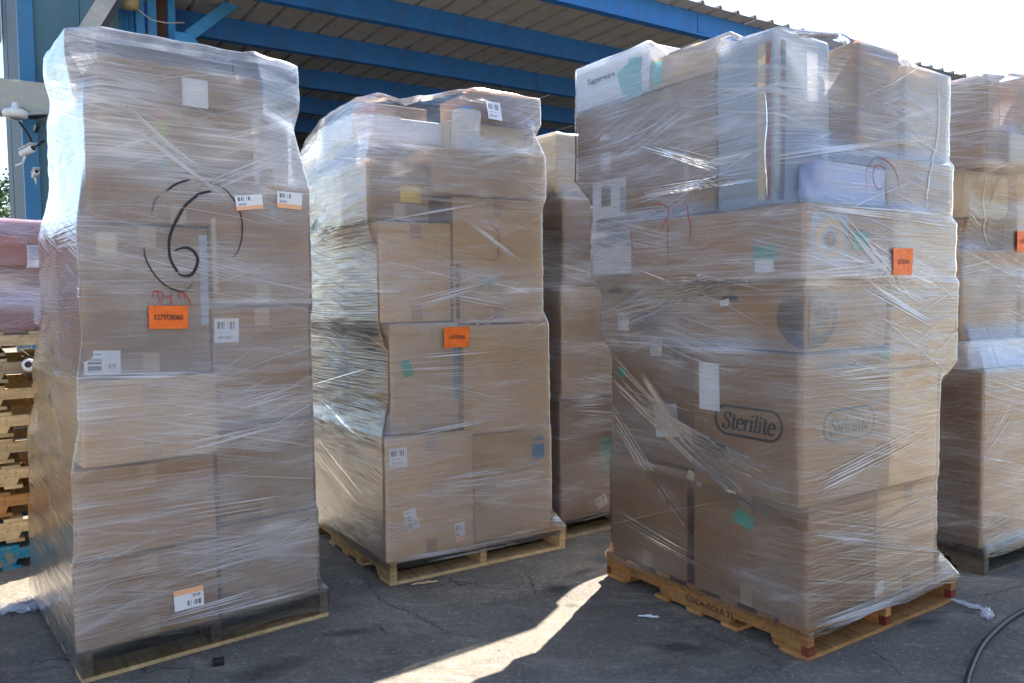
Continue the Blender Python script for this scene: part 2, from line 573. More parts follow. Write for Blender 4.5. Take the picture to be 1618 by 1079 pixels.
def sheet_mesh():
    prof = []
    for k in range(NR):
        x = k * PITCHR
        prof += [(x, 0), (x + 0.34, 0), (x + 0.365, 0.06), (x + 0.405, 0.06), (x + 0.43, 0.0)]
    prof.append((NR * PITCHR + 0.004, 0))
    n = BACK_N - EDGE_N
    V, F = [], []
    ys = [0, n * .25, n * .5, n * .75, n]
    for y in ys:
        for x, z in prof:
            V.append((x, y, z))
    P_ = len(prof)
    for j in range(len(ys) - 1):
        for i in range(P_ - 1):
            F.append((j * P_ + i, (j + 1) * P_ + i, (j + 1) * P_ + i + 1, j * P_ + i + 1))
    me = mesh('roof_sheet', V, F, SHEET)
    bm = bmesh.new(); bm.from_mesh(me)
    r = bmesh.ops.solidify(bm, geom=bm.faces[:], thickness=-0.002)
    bm.to_mesh(me); bm.free()
    return me


sm = sheet_mesh()
x = S0
k = 0
while x < 44:
    o = obj('roof_sheet', sm, shed, Matrix.Translation((x, EDGE_N + rnd.uniform(-0.025, 0.025), ROOF_Z + rnd.uniform(-0.003, 0.003))))
    x += NR * PITCHR + 0.002
    k += 1


def ibeam(length, h=0.375, w=0.15, t=0.016):
    """C-section purlin along x, top at z=0"""
    prof = [(0, 0), (w, 0), (w, -t), (t, -t), (t, -h + t), (w, -h + t), (w, -h), (0, -h)]
    V = [(0, y, z) for y, z in prof] + [(length, y, z) for y, z in prof]
    n = len(prof)
    F = [(i, (i + 1) % n, n + (i + 1) % n, n + i) for i in range(n)]
    F += [tuple(range(n))[::-1], tuple(range(n, 2 * n))]
    return V, F


for n_ in (9.77, 12.0, 14.2, 16.45, 18.7, 20.9):
    bm_ = part('roof_beam', ibeam(43.0), BLUE, shed)
    bm_.location = (2.4, n_, ROOF_Z - 0.004)
    # bolted splice plates
    for sx in (7.3, 16.5, 25.5):
        sp_ = part('splice_plate', box_geo(-0.09, 0.09, -0.012, -0.001, -0.33, -0.04), BLUE, bm_)
        sp_.location = (sx + (n_ * 7 % 1.3), 0, 0)
for s_ in (18.0, 36.0):
    for n_ in (13.9, 22.5):
        o = obj('column', bevelled('column', (0.28, 0.28, ROOF_Z - 0.4), 0.01, BLUE, 1, (s_, n_ + .2, (ROOF_Z - 0.4) / 2)), shed)
# walls of the shed
part('back_wall', box_geo(2.1, 46.5, 25.55, 25.7, 0, ROOF_Z + .3), DARKWALL, shed)
part('end_wall', box_geo(46.51, 46.6, 12.5, 25.54, 0, ROOF_Z), DARKWALL, shed)
part('inner_wall', box_geo(2.62, 2.73, 14.6, 25.54, 0, ROOF_Z - .02), DARKWALL, shed)
# corner post, brace and gusset at the shed's left end
def post(name, s0, s1, n0, n1, z1, mat, z0=0):
    return part(name, box_geo(s0, s1, n0, n1, z0, z1), mat, shed)


P1 = SH.fa(286, 40, 9.2)
post('corner_post', 2.745, 2.85, 13.72, 13.83, ROOF_Z - .01, BLUEL)
post('corner_post', 2.28, 2.40, 13.72, 13.80, ROOF_Z + 1.8, BLUEL)
post('corner_post', 2.445, 2.565, 13.68, 13.77, ROOF_Z + 1.8, BLUEL)
post('gap_strip', 2.59, 2.73, 13.8, 13.95, ROOF_Z + 1.5, GAPBROWN)  # dark brown strip filling the gap between the posts
a0 = SH.fa(297, 58, 13.6)
a1 = SH.fa(392, -12, 13.6)
dv = Vector((a1[0] - a0[0], 0, a1[1] - a0[1]))
L_ = dv.length
br = part('diagonal_brace', box_geo(0, L_ + .3, -0.06, 0.06, -0.085, 0.085), BLUEL, shed)
br.matrix_local = Matrix.Translation((a0[0], 13.6, a0[1])) @ Matrix.Rotation(-math.atan2(dv.z, dv.x), 4, 'Y')
g0 = SH.fa(300, 52, 13.47)
V_ = [(0, 0), (.3, .0), (.4, .12), (.24, .3), (0, .3)]
gv = [(x_, 0, z_) for x_, z_ in V_] + [(x_, .012, z_) for x_, z_ in V_]
gf = [(0, 1, 2, 3, 4), (9, 8, 7, 6, 5)] + [(i, i + 5, (i + 1) % 5 + 5, (i + 1) % 5) for i in range(5)]
gs = part('gusset_plate', (gv, gf), BLUEL, shed)
gs.location = (2.79, 13.5, g0[1] - .30)
# blue corrugated wall panel beside the post (fine corrugation)
def corrugated(w, h, pitch, depth, mat, name):
    V, F = [], []
    n = int(w / pitch * 8)
    for j in range(2):
        for i in range(n + 1):
            x_ = w * i / n
            V.append((x_, -depth * (0.5 + 0.5 * math.sin(2 * math.pi * x_ / pitch)), h * j))
    for i in range(n):
        F.append((i, i + 1, n + 2 + i, n + 1 + i))
    return mesh(name, V, F, mat, True)


o = obj('corrugated_panel', corrugated(1.5, 9.0, 0.095, 0.032, BLUEL, 'corrugated_panel'), shed)
o.location = (0.82, 13.95, 0)
# dangling wire and old lamp on the blue wall
lp = SH.fa(205, 8, 13.5)
wire = [SH.fa(*p, 13.5) for p in ((215, 12), (228, 24), (240, 33), (262, 38), (290, 38))]
part('hanging_wire', tube_geo([(a, 13.5 - .02 * i, z) for i, (a, z) in enumerate(wire)], 0.009, 5), TRIM, shed, True)
lm = empty('wall_lamp', SH.M @ Matrix.Translation((lp[0], 13.53, lp[1] + .03)))
tag(lm, 'old straw coloured lamp on the blue corrugated wall, cut by the frame top', 'lamp')
obj('lamp_body', mesh('lamp_body', *lathe_geo([(0.03, -0.06), (0.085, -0.045), (0.10, 0.0), (0.095, 0.08), (0.05, 0.12)], 14), plain('straw plastic', (0.42, 0.33, 0.17), 0.7), True), lm)
obj('bracket', mesh('bracket', *box_geo(-.02, .02, 0.07, .28, .02, .06), TRIM), lm)
lm.scale = (1.5, 1.5, 1.5)

# ------------------------------------------------------------------ teal clad building at the left
bld = empty('clad_building', SH.M)
tag(bld, 'tall building in weathered grey blue and teal sheet cladding behind the leftmost stack', 'building')
SB = 0.75
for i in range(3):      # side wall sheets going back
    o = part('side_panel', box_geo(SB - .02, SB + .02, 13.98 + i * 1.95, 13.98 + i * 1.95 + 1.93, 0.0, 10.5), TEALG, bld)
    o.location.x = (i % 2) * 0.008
for i in range(1):
    pass
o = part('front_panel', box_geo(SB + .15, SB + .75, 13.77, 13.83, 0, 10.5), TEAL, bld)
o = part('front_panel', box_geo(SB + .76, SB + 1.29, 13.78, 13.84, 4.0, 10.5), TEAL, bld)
part('corner_post', box_geo(SB - .05, SB + .145, 13.71, 13.95, 0, 10.5), painted('faded blue corner steel', (0.04, 0.17, 0.32), 0.55, (0.12, 0.13, 0.14), 0.5), bld)
t0, t1 = SH.fa(136, 52, 13.35), SH.fa(176, -12, 13.35)
dv = Vector((t1[0] - t0[0], 0, t1[1] - t0[1]))
tr_ = part('rake_trim', box_geo(-1.2, dv.length + 1.2, -0.15, 0.15, -0.11, 0.11), TRIM, bld)
tr_.matrix_local = Matrix.Translation((t0[0], 13.4, t0[1])) @ Matrix.Rotation(-math.atan2(dv.z, dv.x), 4, 'Y')
tl = part('rake_lip', box_geo(-1.2, dv.length + 1.2, -0.135, -0.03, -0.19, -0.115), DARKWALL, tr_)
# gutter box along the far top of the side wall
for i in range(3):
    part('gutter', box_geo(SB - .45, SB - .04, 19.4, 19.8, 6.75 + i * .93, 7.66 + i * .93), TRIM, bld)
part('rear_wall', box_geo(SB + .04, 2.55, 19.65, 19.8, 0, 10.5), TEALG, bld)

# ------------------------------------------------------------------ yard lamp and cameras on the teal corner
def px_at(px, py, n):
    a, z = SH.fa(px, py, n)
    return SH.w(a, n, z)


GREYP = plain('beige grey enamel', (0.40, 0.39, 0.34), 0.5)
WHITEP = plain('white plastic', (0.72, 0.72, 0.7), 0.4)
BLACKP = plain('black plastic', (0.02, 0.02, 0.022), 0.4)
GLASSD = plain('dark glass', (0.015, 0.016, 0.02), 0.08, 0.6)
SIL = plain('grey lens glass', (0.25, 0.25, 0.25), 0.15, 0.6)
RZ = Matrix.Rotation(SH.ang, 4, 'Z')
c = px_at(38, 158, 13.1)
jb = empty('equipment_box', Matrix.Translation(c) @ RZ)
tag(jb, 'beige flat equipment box on the teal building corner above the cameras', 'electrical box')
obj('cabinet', bevelled('cabinet', (0.70, 0.33, 0.46), 0.012, GREYP), jb)
obj('door', bevelled('door', (0.64, 0.016, 0.41), 0.004, GREYP, 1, (0, -.174, 0)), jb)
obj('bracket', mesh('bracket', *box_geo(0.08, .2, .165, .65, -.07, .07), TRIM), jb)
c = px_at(24, 178, 12.65)
yl = empty('yard_lamp', Matrix.Translation(c) @ RZ)
tag(yl, 'white bell shaped yard lamp hanging in front of the beige box', 'lamp')
obj('housing', mesh('housing', *lathe_geo([(0.10, -0.075), (0.155, -0.06), (0.165, 0.0), (0.15, 0.03), (0.07, 0.055), (0.045, 0.075), (0.04, 0.13), (0.02, 0.15)], 24), WHITEP, True), yl)
obj('lens', mesh('lens', *lathe_geo([(0.05, -0.10), (0.09, -0.085), (0.1, -0.0751)], 20), SIL, True), yl)
obj('arm', mesh('arm', *tube_geo([(0.02, 0, .1), (0.1, 0.1, .12), (.2, .22, .06)], 0.02, 8), TRIM, True), yl)
yl.scale = (.93, .93, .93)
c = px_at(56, 182, 12.9)
fl = empty('flood_light', Matrix.Translation(c) @ RZ @ Matrix.Rotation(R(-12), 4, 'Y'))
tag(fl, 'flat dark flood light tilted down beside the white yard lamp', 'flood light')
obj('housing', mesh('housing', *lathe_geo([(0.04, 0.06), (0.12, 0.05), (0.175, 0.0), (0.17, -0.02)][::-1], 22), GREYP, True), fl)
obj('lens', mesh('lens', *lathe_geo([(0.02, -0.06), (0.12, -0.045), (0.16, -0.0201)], 20), GLASSD, True), fl)
obj('arm', mesh('arm', *box_geo(-.03, .03, .05, .6, -.16, -.11), BLACKP), fl)
fl.scale = (.9, .9, .9)


def bullet_cam(px, py, n, size, tilt, label):
    c = px_at(px, py, n)
    e = empty('security_camera', Matrix.Translation(c) @ RZ @ Matrix.Rotation(R(tilt), 4, 'Z') @ Matrix.Rotation(R(-18), 4, 'X'))
    tag(e, label, 'security camera', 'security cameras on the building corner')
    s = size
    bd = obj('body', mesh('body', *tube_geo([(0, -.11 * s, 0), (0, -.10 * s, 0), (0, .10 * s, 0), (0, .12 * s, 0)], [.045 * s, .052 * s, .05 * s, .03 * s], 16), WHITEP, True), e)
    obj('lens', mesh('lens', *tube_geo([(0, -.1105 * s, 0), (0, -.118 * s, 0)], .034 * s, 16), GLASSD, True), bd)
    obj('sunshield', mesh('sunshield', *box_geo(-.055 * s, .055 * s, -.15 * s, .09 * s, .052 * s, .06 * s), WHITEP), e)
    obj('mount_arm', mesh('mount_arm', *tube_geo([(0, .06 * s, -.045 * s), (0.03 * s, .16 * s, -.1 * s), (.08 * s, .34 * s, -.06 * s)], .016 * s, 8), WHITEP, True), e)
    return e


bullet_cam(43, 239, 12.75, 1.0, 38, 'larger white bullet camera on an arm below the yard lamp')
bullet_cam(56, 275, 12.9, .76, 8, 'smaller white bullet camera, the lowest on the building corner')
cbl = [px_at(*p, 13.0) for p in ((30, 192), (44, 212), (54, 232), (62, 228), (70, 222))]
tag(obj('camera_cable', mesh('camera_cable', *tube_geo(cbl, 0.018, 6), BLACKP, True)), 'thin black cable looping from the yard lamp down to the cameras', 'cable')

# ------------------------------------------------------------------ unseen pale building added behind the camera to bounce light
wh = empty('bounce_wall', Matrix.Translation((0, -14.0, 0)))
tag(wh, 'unseen pale wall added across the yard to bounce light onto the stacks', 'building')
PALEW = painted('pale rendered wall', (0.34, 0.325, 0.30), 0.8, (0.22, 0.21, 0.2), 0.35)
for i in range(10):
    part('wall_panel', box_geo(-25 + i * 5.0, -25 + i * 5.0 + 4.97, -0.3 - .01 * (i % 2), 0, 0, 5.0), PALEW, wh)
part('roof_edge', box_geo(-25.2, 25.2, -6, 0.25, 5.01, 5.25), TRIM, wh)
for xx in (-17.5, -7.5, 12.5):
    d_ = part('roller_door', box_geo(xx - 1.8, xx + 1.8, .005, .06, 0, 3.6), SHEET, wh)
    for k_ in range(9):
        part('slat', box_geo(xx - 1.78, xx + 1.78, .061, .085, .05 + k_ * .39, .40 + k_ * .39), SHEET, d_)

# ------------------------------------------------------------------ far tree
def make_tree():
    base = ground(8, 470 + 60)
    d = ray(4, 360); d.z = 0; d.normalize()
    base = d * 30.0
    t = empty('leafy_tree', Matrix.Translation((base.x, base.y, 0)) @ Matrix.Scale(1.15, 4))
    tag(t, 'dark green tree far behind the pallet stack at the left edge', 'tree')
    bark = plain('bark', (0.09, 0.065, 0.045), 0.9)
    V, F = tube_geo([(0, 0, 0), (.05, 0, 1.2), (-.04, .03, 2.4), (0, 0, 3.4)], [.2, .16, .12, .05], 10)
    for a in range(6):
        an = a * 1.05
        v2, f2 = tube_geo([(0, 0, 1.6 + .2 * a), (math.cos(an) * .7, math.sin(an) * .7, 2.5 + .15 * a), (math.cos(an) * 1.3, math.sin(an) * 1.3, 3.1 + .1 * a)], [.08, .05, .02], 6)
        o_ = len(V); V += v2; F += [tuple(i + o_ for i in f) for f in f2]
    obj('trunk', mesh('trunk', V, F, bark, True), t)
    m = Mat('leaves', (0.06, 0.1, 0.03), 0.7, 0.2)
    n = m.noise(m.coord('Object'), 1.7, 3)
    m.base(m.ramp(n, [(0.35, (0.03, 0.06, 0.018)), (0.65, (0.1, 0.14, 0.045))]))
    rr = random.Random(3)
    V, F = [], []
    clumps = []
    for _ in range(46):
        th, ph = rr.uniform(0, 6.28), math.acos(rr.uniform(-.7, 1))
        rad = rr.uniform(.55, 1.0)
        clumps.append(Vector((1.9 * rad * math.sin(ph) * math.cos(th), 1.9 * rad * math.sin(ph) * math.sin(th), 3.35 + 1.25 * rad * math.cos(ph))))
    for cpt in clumps:
        for _ in range(120):
            p = cpt + Vector((rr.gauss(0, .26), rr.gauss(0, .26), rr.gauss(0, .2)))
            q = Vector((rr.gauss(0, 1), rr.gauss(0, 1), rr.gauss(0, 1))).normalized()
            w = q.orthogonal().normalized() * rr.uniform(.03, .06)
            q *= rr.uniform(.06, .12)
            o_ = len(V)
            V += [p - w * .3, p + q * .5 + w, p + q, p + q * .5 - w]
            F.append((o_, o_ + 1, o_ + 2, o_ + 3))
    obj('crown', mesh('crown', V, F, m.m), t)


make_tree()

# ------------------------------------------------------------------ wooden pallets
def stringer_geo(length, h=0.092, t=0.038, notch=True):
    if notch:
        xs = [(0, 0), (.16, 0), (.175, .036), (.375, .036), (.39, 0), (length - .39, 0), (length - .375, .036), (length - .175, .036), (length - .16, 0), (length, 0)]
    else:
        xs = [(0, 0), (length, 0)]
    prof = xs + [(length, h), (0, h)]
    V = [(-t / 2, y, z) for y, z in prof] + [(t / 2, y, z) for y, z in prof]
    n = len(prof)
    F = [(i, (i + 1) % n, n + (i + 1) % n, n + i) for i in range(n)]
    F += [tuple(range(n)), tuple(range(n, 2 * n))[::-1]]
    return V, F


def board_geo(length, w, t, seed):
    rr = random.Random(seed)
    j = lambda: rr.uniform(-.004, .004)
    V, F = [], []
    n = 5
    for i in range(n + 1):
        x_ = length * i / n
        dz = rr.uniform(-.0015, .0015)
        c0, c1 = j() * .7, j() * .7
        V += [(x_, -w / 2 + c0, dz), (x_, w / 2 + c1, dz), (x_, w / 2 + c1, t + dz), (x_, -w / 2 + c0, t + dz)]
    for i in range(n):
        for k_ in range(4):
            F.append((i * 4 + k_, i * 4 + (k_ + 1) % 4, (i + 1) * 4 + (k_ + 1) % 4, (i + 1) * 4 + k_))
    F += [(3, 2, 1, 0), (n * 4, n * 4 + 1, n * 4 + 2, n * 4 + 3)]
    return V, F


PALH = 0.017 + 0.092 + 0.017
_mesh_cache = {}


def cached(key, fn):
    if key not in _mesh_cache:
        _mesh_cache[key] = fn()
    return _mesh_cache[key]


def pallet(name, label, mw, la, lb, mat, mat2=None, group=None, seed=0, endmat=None, botmat=None):
    """a: deck boards run along it (stringer ends show); b: stringers run along it"""
    rr = random.Random(seed)
    mat2 = mat2 or mat
    e = empty(name, mw)
    tag(e, label, 'pallet', group)
    T = 0.017
    for k_, fx in enumerate((0.02, la / 2, la - 0.02)):
        me = cached(('str', round(lb, 3), mat.name), lambda: mesh('stringer', *stringer_geo(lb), mat))
        o_ = obj('stringer', me, e, Matrix.Translation((fx, 0, T)))
        if endmat:
            for yy in (0, lb):
                v, f = box_geo(-.0205, .0205, yy - .0015 if yy == 0 else yy - .03, yy + .03 if yy == 0 else yy + .0015, .001, .038)
                obj('painted_end', mesh('painted_end', v, f, endmat), o_)
    n = 7
    for i in range(n):
        w = 0.135 if i in (0, n - 1) else 0.09
        y = w / 2 if i == 0 else lb - w / 2 if i == n - 1 else lb * i / (n - 1)
        sd = rr.randrange(4)
        mt = mat2 if rr.random() < .5 else mat
        me = cached(('brd', round(la, 3), w, sd, mt.name), lambda: mesh('deck_board', *board_geo(la, w, T, sd), mt))
        obj('deck_board', me, e, Matrix.Translation((0, y + rr.uniform(-.004, .004), T + .0925)))
    for i in range(5):
        w = 0.135 if i in (0, 4) else 0.09
        y = w / 2 if i == 0 else lb - w / 2 if i == 4 else lb * (.33 + .17 * (i - 1))
        sd = rr.randrange(4)
        bt = botmat or mat
        me = cached(('brd', round(la, 3), w, sd, bt.name), lambda: mesh('bottom_board', *board_geo(la, w, T, sd), bt))
        obj('bottom_board', me, e, Matrix.Translation((0, y, 0.0)))
    return e


# ------------------------------------------------------------------ cartons
def carton_mesh(sx, sy, sz, seed, mat, r=0.007, bulge=0.004):
    rr = random.Random(seed)
    n = 5

    def line(h):
        return [-h, -h + r] + [(-h + r) + (2 * h - 2 * r) * i / n for i in range(1, n)] + [h - r, h]
    hx, hy, hz = sx / 2, sy / 2, sz / 2
    X, Y, Z = line(hx), line(hy), line(hz)
    idx, V, F = {}, [], []
    bl = [rr.uniform(-bulge, bulge) for _ in range(6)]
    off = Vector((rr.uniform(0, 50), rr.uniform(0, 50), rr.uniform(0, 50)))

    def vid(x_, y_, z_):
        key = (round(x_, 5), round(y_, 5), round(z_, 5))
        if key not in idx:
            p = Vector((x_, y_, z_))
            q = Vector((max(-hx + r, min(hx - r, x_)), max(-hy + r, min(hy - r, y_)), max(-hz + r, min(hz - r, z_))))
            d = p - q
            if d.length > 1e-6:
                p = q + d.normalized() * r
            fx, fy, fz = 1 - (x_ / hx) ** 2, 1 - (y_ / hy) ** 2, 1 - (z_ / hz) ** 2
            if abs(x_) >= hx - 1e-6: p.x += (bl[0] if x_ > 0 else bl[1]) * fy * fz
            if abs(y_) >= hy - 1e-6: p.y += (bl[2] if y_ > 0 else bl[3]) * fx * fz
            if abs(z_) >= hz - 1e-6 and z_ > 0: p.z -= abs(bl[4]) * fx * fy
            nn = mnoise.noise_vector(p * 2.6 + off) * 0.006 + mnoise.noise_vector(p * 9.0 + off) * 0.0022
            nn.z *= 0.6
            p += nn
            idx[key] = len(V)
            V.append(p)
        return idx[key]
    N = len(X)
    for i in range(N - 1):
        for j in range(N - 1):
            F.append((vid(X[i], Y[j], hz), vid(X[i + 1], Y[j], hz), vid(X[i + 1], Y[j + 1], hz), vid(X[i], Y[j + 1], hz)))
            F.append((vid(X[i], Y[j], -hz), vid(X[i], Y[j + 1], -hz), vid(X[i + 1], Y[j + 1], -hz), vid(X[i + 1], Y[j], -hz)))
            F.append((vid(X[i], -hy, Z[j]), vid(X[i + 1], -hy, Z[j]), vid(X[i + 1], -hy, Z[j + 1]), vid(X[i], -hy, Z[j + 1])))
            F.append((vid(X[i], hy, Z[j]), vid(X[i], hy, Z[j + 1]), vid(X[i + 1], hy, Z[j + 1]), vid(X[i + 1], hy, Z[j])))
            F.append((vid(-hx, Y[i], Z[j]), vid(-hx, Y[i], Z[j + 1]), vid(-hx, Y[i + 1], Z[j + 1]), vid(-hx, Y[i + 1], Z[j])))
            F.append((vid(hx, Y[i], Z[j]), vid(hx, Y[i + 1], Z[j]), vid(hx, Y[i + 1], Z[j + 1]), vid(hx, Y[i], Z[j + 1])))
    F = [f for f in F if len(set(f)) == 4]
    return mesh('cardboard_box', V, F, mat, True), V, F


class Box:
    """one carton: given in its stack's own axes"""
    def __init__(self, st, a0, a1, b0, b1, z0, z1, mat, label, rot=0.0, tape='a', name='cardboard_box', cat='box', bulge=.004, r=.007, tilt=0.0):
        self.st, self.fr = st, st.fr
        self.dim = (a0, a1, b0, b1, z0, z1)
        seed = int(abs(a0 * 1000) + b0 * 777 + z0 * 4321 + ord(st.key) * 91)
        me, V, F = carton_mesh(a1 - a0, b1 - b0, z1 - z0, seed, mat, r, bulge)
        self.bvh = BVHTree.FromPolygons([tuple(v) for v in V], F)
        self.c = ((a0 + a1) / 2, (b0 + b1) / 2, (z0 + z1) / 2)
        if not rot:
            rot = random.Random(seed + 5).uniform(-.7, .7)
        self.rot = R(rot)
        lm_ = Matrix.Translation(self.c) @ Matrix.Rotation(self.rot, 4, 'Z') @ Matrix.Rotation(R(tilt), 4, 'Y')
        self.lm = lm_
        self.ob = obj(name, me, None, self.fr.M @ lm_)
        tag(self.ob, label, cat, st.group)
        st.boxes.append(self)
        sx, sy, sz = a1 - a0, b1 - b0, z1 - z0
        if tape and sz > 0.12:
            tw, dn = 0.03, min(0.075, sz * .3)
            for top in (1, -1):
                for side in (-1,):
                    if tape == 'a':      # seam runs across to the right-hand face
                        self.decal('tape', 'a', (a0 + a1) / 2, z1 - dn / 2 - .006 if top > 0 else z0 + dn / 2 + .006, 2 * tw, dn, CTAPE if seed % 2 else TAPE)
                    else:
                        self.decal('tape', 'b', (b0 + b1) / 2, z1 - dn / 2 - .006 if top > 0 else z0 + dn / 2 + .006, 2 * tw, dn, CTAPE if seed % 2 else TAPE)

    def corners(self):
        a0, a1, b0, b1 = self.dim[:4]
        hx, hy = (a1 - a0) / 2, (b1 - b0) / 2
        c, s = math.cos(self.rot), math.sin(self.rot)
        return [(self.c[0] + c * x_ - s * y_, self.c[1] + s * x_ + c * y_) for x_, y_ in ((-hx, -hy), (hx, -hy), (hx, hy), (-hx, hy))]

    def flat(self, face, u, z):
        """stack coords on a face -> box-local start point and direction of the cast"""
        if face == 'a':
            p = Vector((u, self.dim[2] - .3, z)); d = Vector((0, 1, 0))
        else:
            p = Vector((self.dim[0] - .3, u, z)); d = Vector((1, 0, 0))
        inv = self.lm.inverted()
        return inv @ p, (inv.to_3x3() @ d).normalized()

    def stick(self, name, face, pts, faces, mat, lift=.0015, uv=None, parent=None):
        V = []
        for (u, z) in pts:
            p, d = self.flat(face, u, z)
            hit = self.bvh.ray_cast(p, d)
            if hit[0] is None:
                q = p + d * .3
            else:
                q = hit[0]
            V.append(q - d * lift)
        o_ = obj(name, mesh(name, V, faces, mat, False, uv), parent or self.ob)
        return o_

    def decal(self, name, face, u, z, w, h, mat, rot=0.0, lift=.0015, n=4, parent=None):
        c, s = math.cos(R(rot)), math.sin(R(rot))
        pts, uv, F = [], [], []
        sgn = 1 if face == 'a' else -1      # left-hand face runs the other way
        for j in range(n + 1):
            for i in range(n + 1):
                x_, y_ = w * (i / n - .5), h * (j / n - .5)
                pts.append((u + sgn * (c * x_ - s * y_), z + s * x_ + c * y_))
                uv.append((i / n, j / n))
        for j in range(n):
            for i in range(n):
                F.append((j * (n + 1) + i, j * (n + 1) + i + 1, (j + 1) * (n + 1) + i + 1, (j + 1) * (n + 1) + i))
        return self.stick(name, face, pts, F, mat, lift, uv, parent)

    def disk(self, name, face, u, z, rx, rz, mat, lift=.0015, inner=0.0, half=None):
        n = 28
        pts, F = [], []
        lim = half or (0, 2 * math.pi)
        for k_ in range(n + 1):
            a = lim[0] + (lim[1] - lim[0]) * k_ / n
            pts.append((u + rx * math.cos(a), z + rz * math.sin(a)))
            pts.append((u + rx * inner * math.cos(a), z + rz * inner * math.sin(a)))
        d_ = self.dim
        lo, hi = (d_[0] + .008, d_[1] - .008) if face == 'a' else (d_[2] + .008, d_[3] - .008)
        pts = [(min(hi, max(lo, p)), min(d_[5] - .008, max(d_[4] + .008, q))) for p, q in pts]
        for k_ in range(n):
            F.append((2 * k_, 2 * k_ + 2, 2 * k_ + 3, 2 * k_ + 1))
        return self.stick(name, face, pts, F, mat, lift)

    def text(self, name, face, s, u, z, size, mat, shear=0.0, bold=0.0, rot=0.0, lift=.0018, parent=None, stretch=1.0):
        V, F = text_geo(s, size, shear, bold)
        sgn = 1 if face == 'a' else -1
        c, sn = math.cos(R(rot)), math.sin(R(rot))
        pts = [(u + sgn * (c * x_ * stretch - sn * y_), z + sn * x_ * stretch + c * y_) for x_, y_ in V]
        return self.stick(name, face, pts, F, mat, lift, None, parent)


def _ell(cx, cy, rx, ry, n=18):
    return [(cx + rx * math.cos(2 * math.pi * k_ / n + 1.57), cy + ry * math.sin(2 * math.pi * k_ / n + 1.57)) for k_ in range(n + 1)]


# lettering with thick stems, thin bars and serifs: strokes and advance of each letter
GLYPH = {
    'S': ([[(.42, .55), (.38, .67), (.24, .73), (.1, .66), (.09, .53), (.2, .42), (.34, .32), (.42, .19), (.36, .05), (.22, -.01), (.09, .04), (.04, .18)], [(.42, .73), (.42, .52)], [(.04, .2), (.04, -.01)]], .52),
    't': ([[(.13, .66), (.13, .1), (.19, .0), (.3, .06)], [(0, .48), (.28, .48)]], .31),
    'e': ([[(.05, .28), (.37, .28), (.34, .43), (.22, .5), (.09, .42), (.05, .25), (.09, .07), (.23, -.01), (.37, .08)]], .43),
    'r': ([[(.11, .49), (.11, 0)], [(.11, .32), (.2, .46), (.33, .47)], [(0, .02), (.23, .02)], [(0, .48), (.11, .48)]], .37),
    'i': ([[(.11, .49), (.11, 0)], [(0, .02), (.23, .02)], [(0, .48), (.11, .48)], [(.11, .73), (.11, .62)]], .25),
    'l': ([[(.11, .76), (.11, 0)], [(0, .02), (.23, .02)], [(0, .75), (.11, .75)]], .25),
    'E': ([[(.12, .72), (.12, 0)], [(0, .70), (.5, .70)], [(0, .02), (.5, .02)], [(.12, .37), (.36, .37)], [(.48, .72), (.48, .56)], [(.5, .0), (.5, .17)]], .62),
    'G': ([[(.52, .54), (.46, .67), (.3, .73), (.12, .62), (.06, .36), (.12, .1), (.3, -.01), (.44, .04), (.5, .1)], [(.5, .32), (.5, .02)], [(.38, .32), (.6, .32)], [(.53, .73), (.53, .52)]], .68),
    'T': ([[(.3, .72), (.3, 0)], [(0, .70), (.6, .70)], [(.02, .72), (.02, .54)], [(.58, .72), (.58, .54)], [(.16, .02), (.44, .02)]], .66),
    'O': ([_ell(.32, .36, .27, .37)], .70),
    '0': ([_ell(.22, .36, .17, .37)], .48),
    '6': ([[(.36, .70), (.2, .62), (.09, .42), (.07, .22), (.13, .04), (.23, -.01), (.35, .05), (.38, .22), (.33, .37), (.22, .41), (.1, .32)]], .48),
}


def serif_geo(s, size, shear=0.0, thick=.15, thin=.06):
    V, F = [], []
    x0 = 0.0
    for ch in s:
        strokes, adv = GLYPH[ch]
        for st in strokes:
            pts = smooth_path(st, 5) if len(st) > 3 else st
            P_ = [Vector(p) for p in pts]
            for i, p in enumerate(P_):
                t = P_[min(i + 1, len(P_) - 1)] - P_[max(i - 1, 0)]
                t = t.normalized() if t.length > 1e-9 else Vector((0, 1))
                w = (thin + (thick - thin) * abs(t.y)) / 2
                n_ = Vector((-t.y, t.x)) * w
                for q in (p + n_, p - n_):
                    V.append(((x0 + q.x + shear * q.y) * size, (q.y - .36) * size))
                if i:
                    k_ = len(V)
                    F.append((k_ - 4, k_ - 3, k_ - 1, k_ - 2))
        x0 += adv
    mid = x0 * size / 2
    return [(x_ - mid, y_) for x_, y_ in V], F


def smooth_path(pts, n=6):
    out = []
    P_ = [pts[0]] + list(pts) + [pts[-1]]
    for i in range(1, len(P_) - 2):
        for k_ in range(n):
            t = k_ / n
            p0, p1, p2, p3 = P_[i - 1:i + 3]
            out.append(tuple(.5 * (2 * p1[j] + (p2[j] - p0[j]) * t + (2 * p0[j] - 5 * p1[j] + 4 * p2[j] - p3[j]) * t * t + (3 * p1[j] - p0[j] - 3 * p2[j] + p3[j]) * t ** 3) for j in (0, 1)))
    out.append(tuple(pts[-1]))
    return out


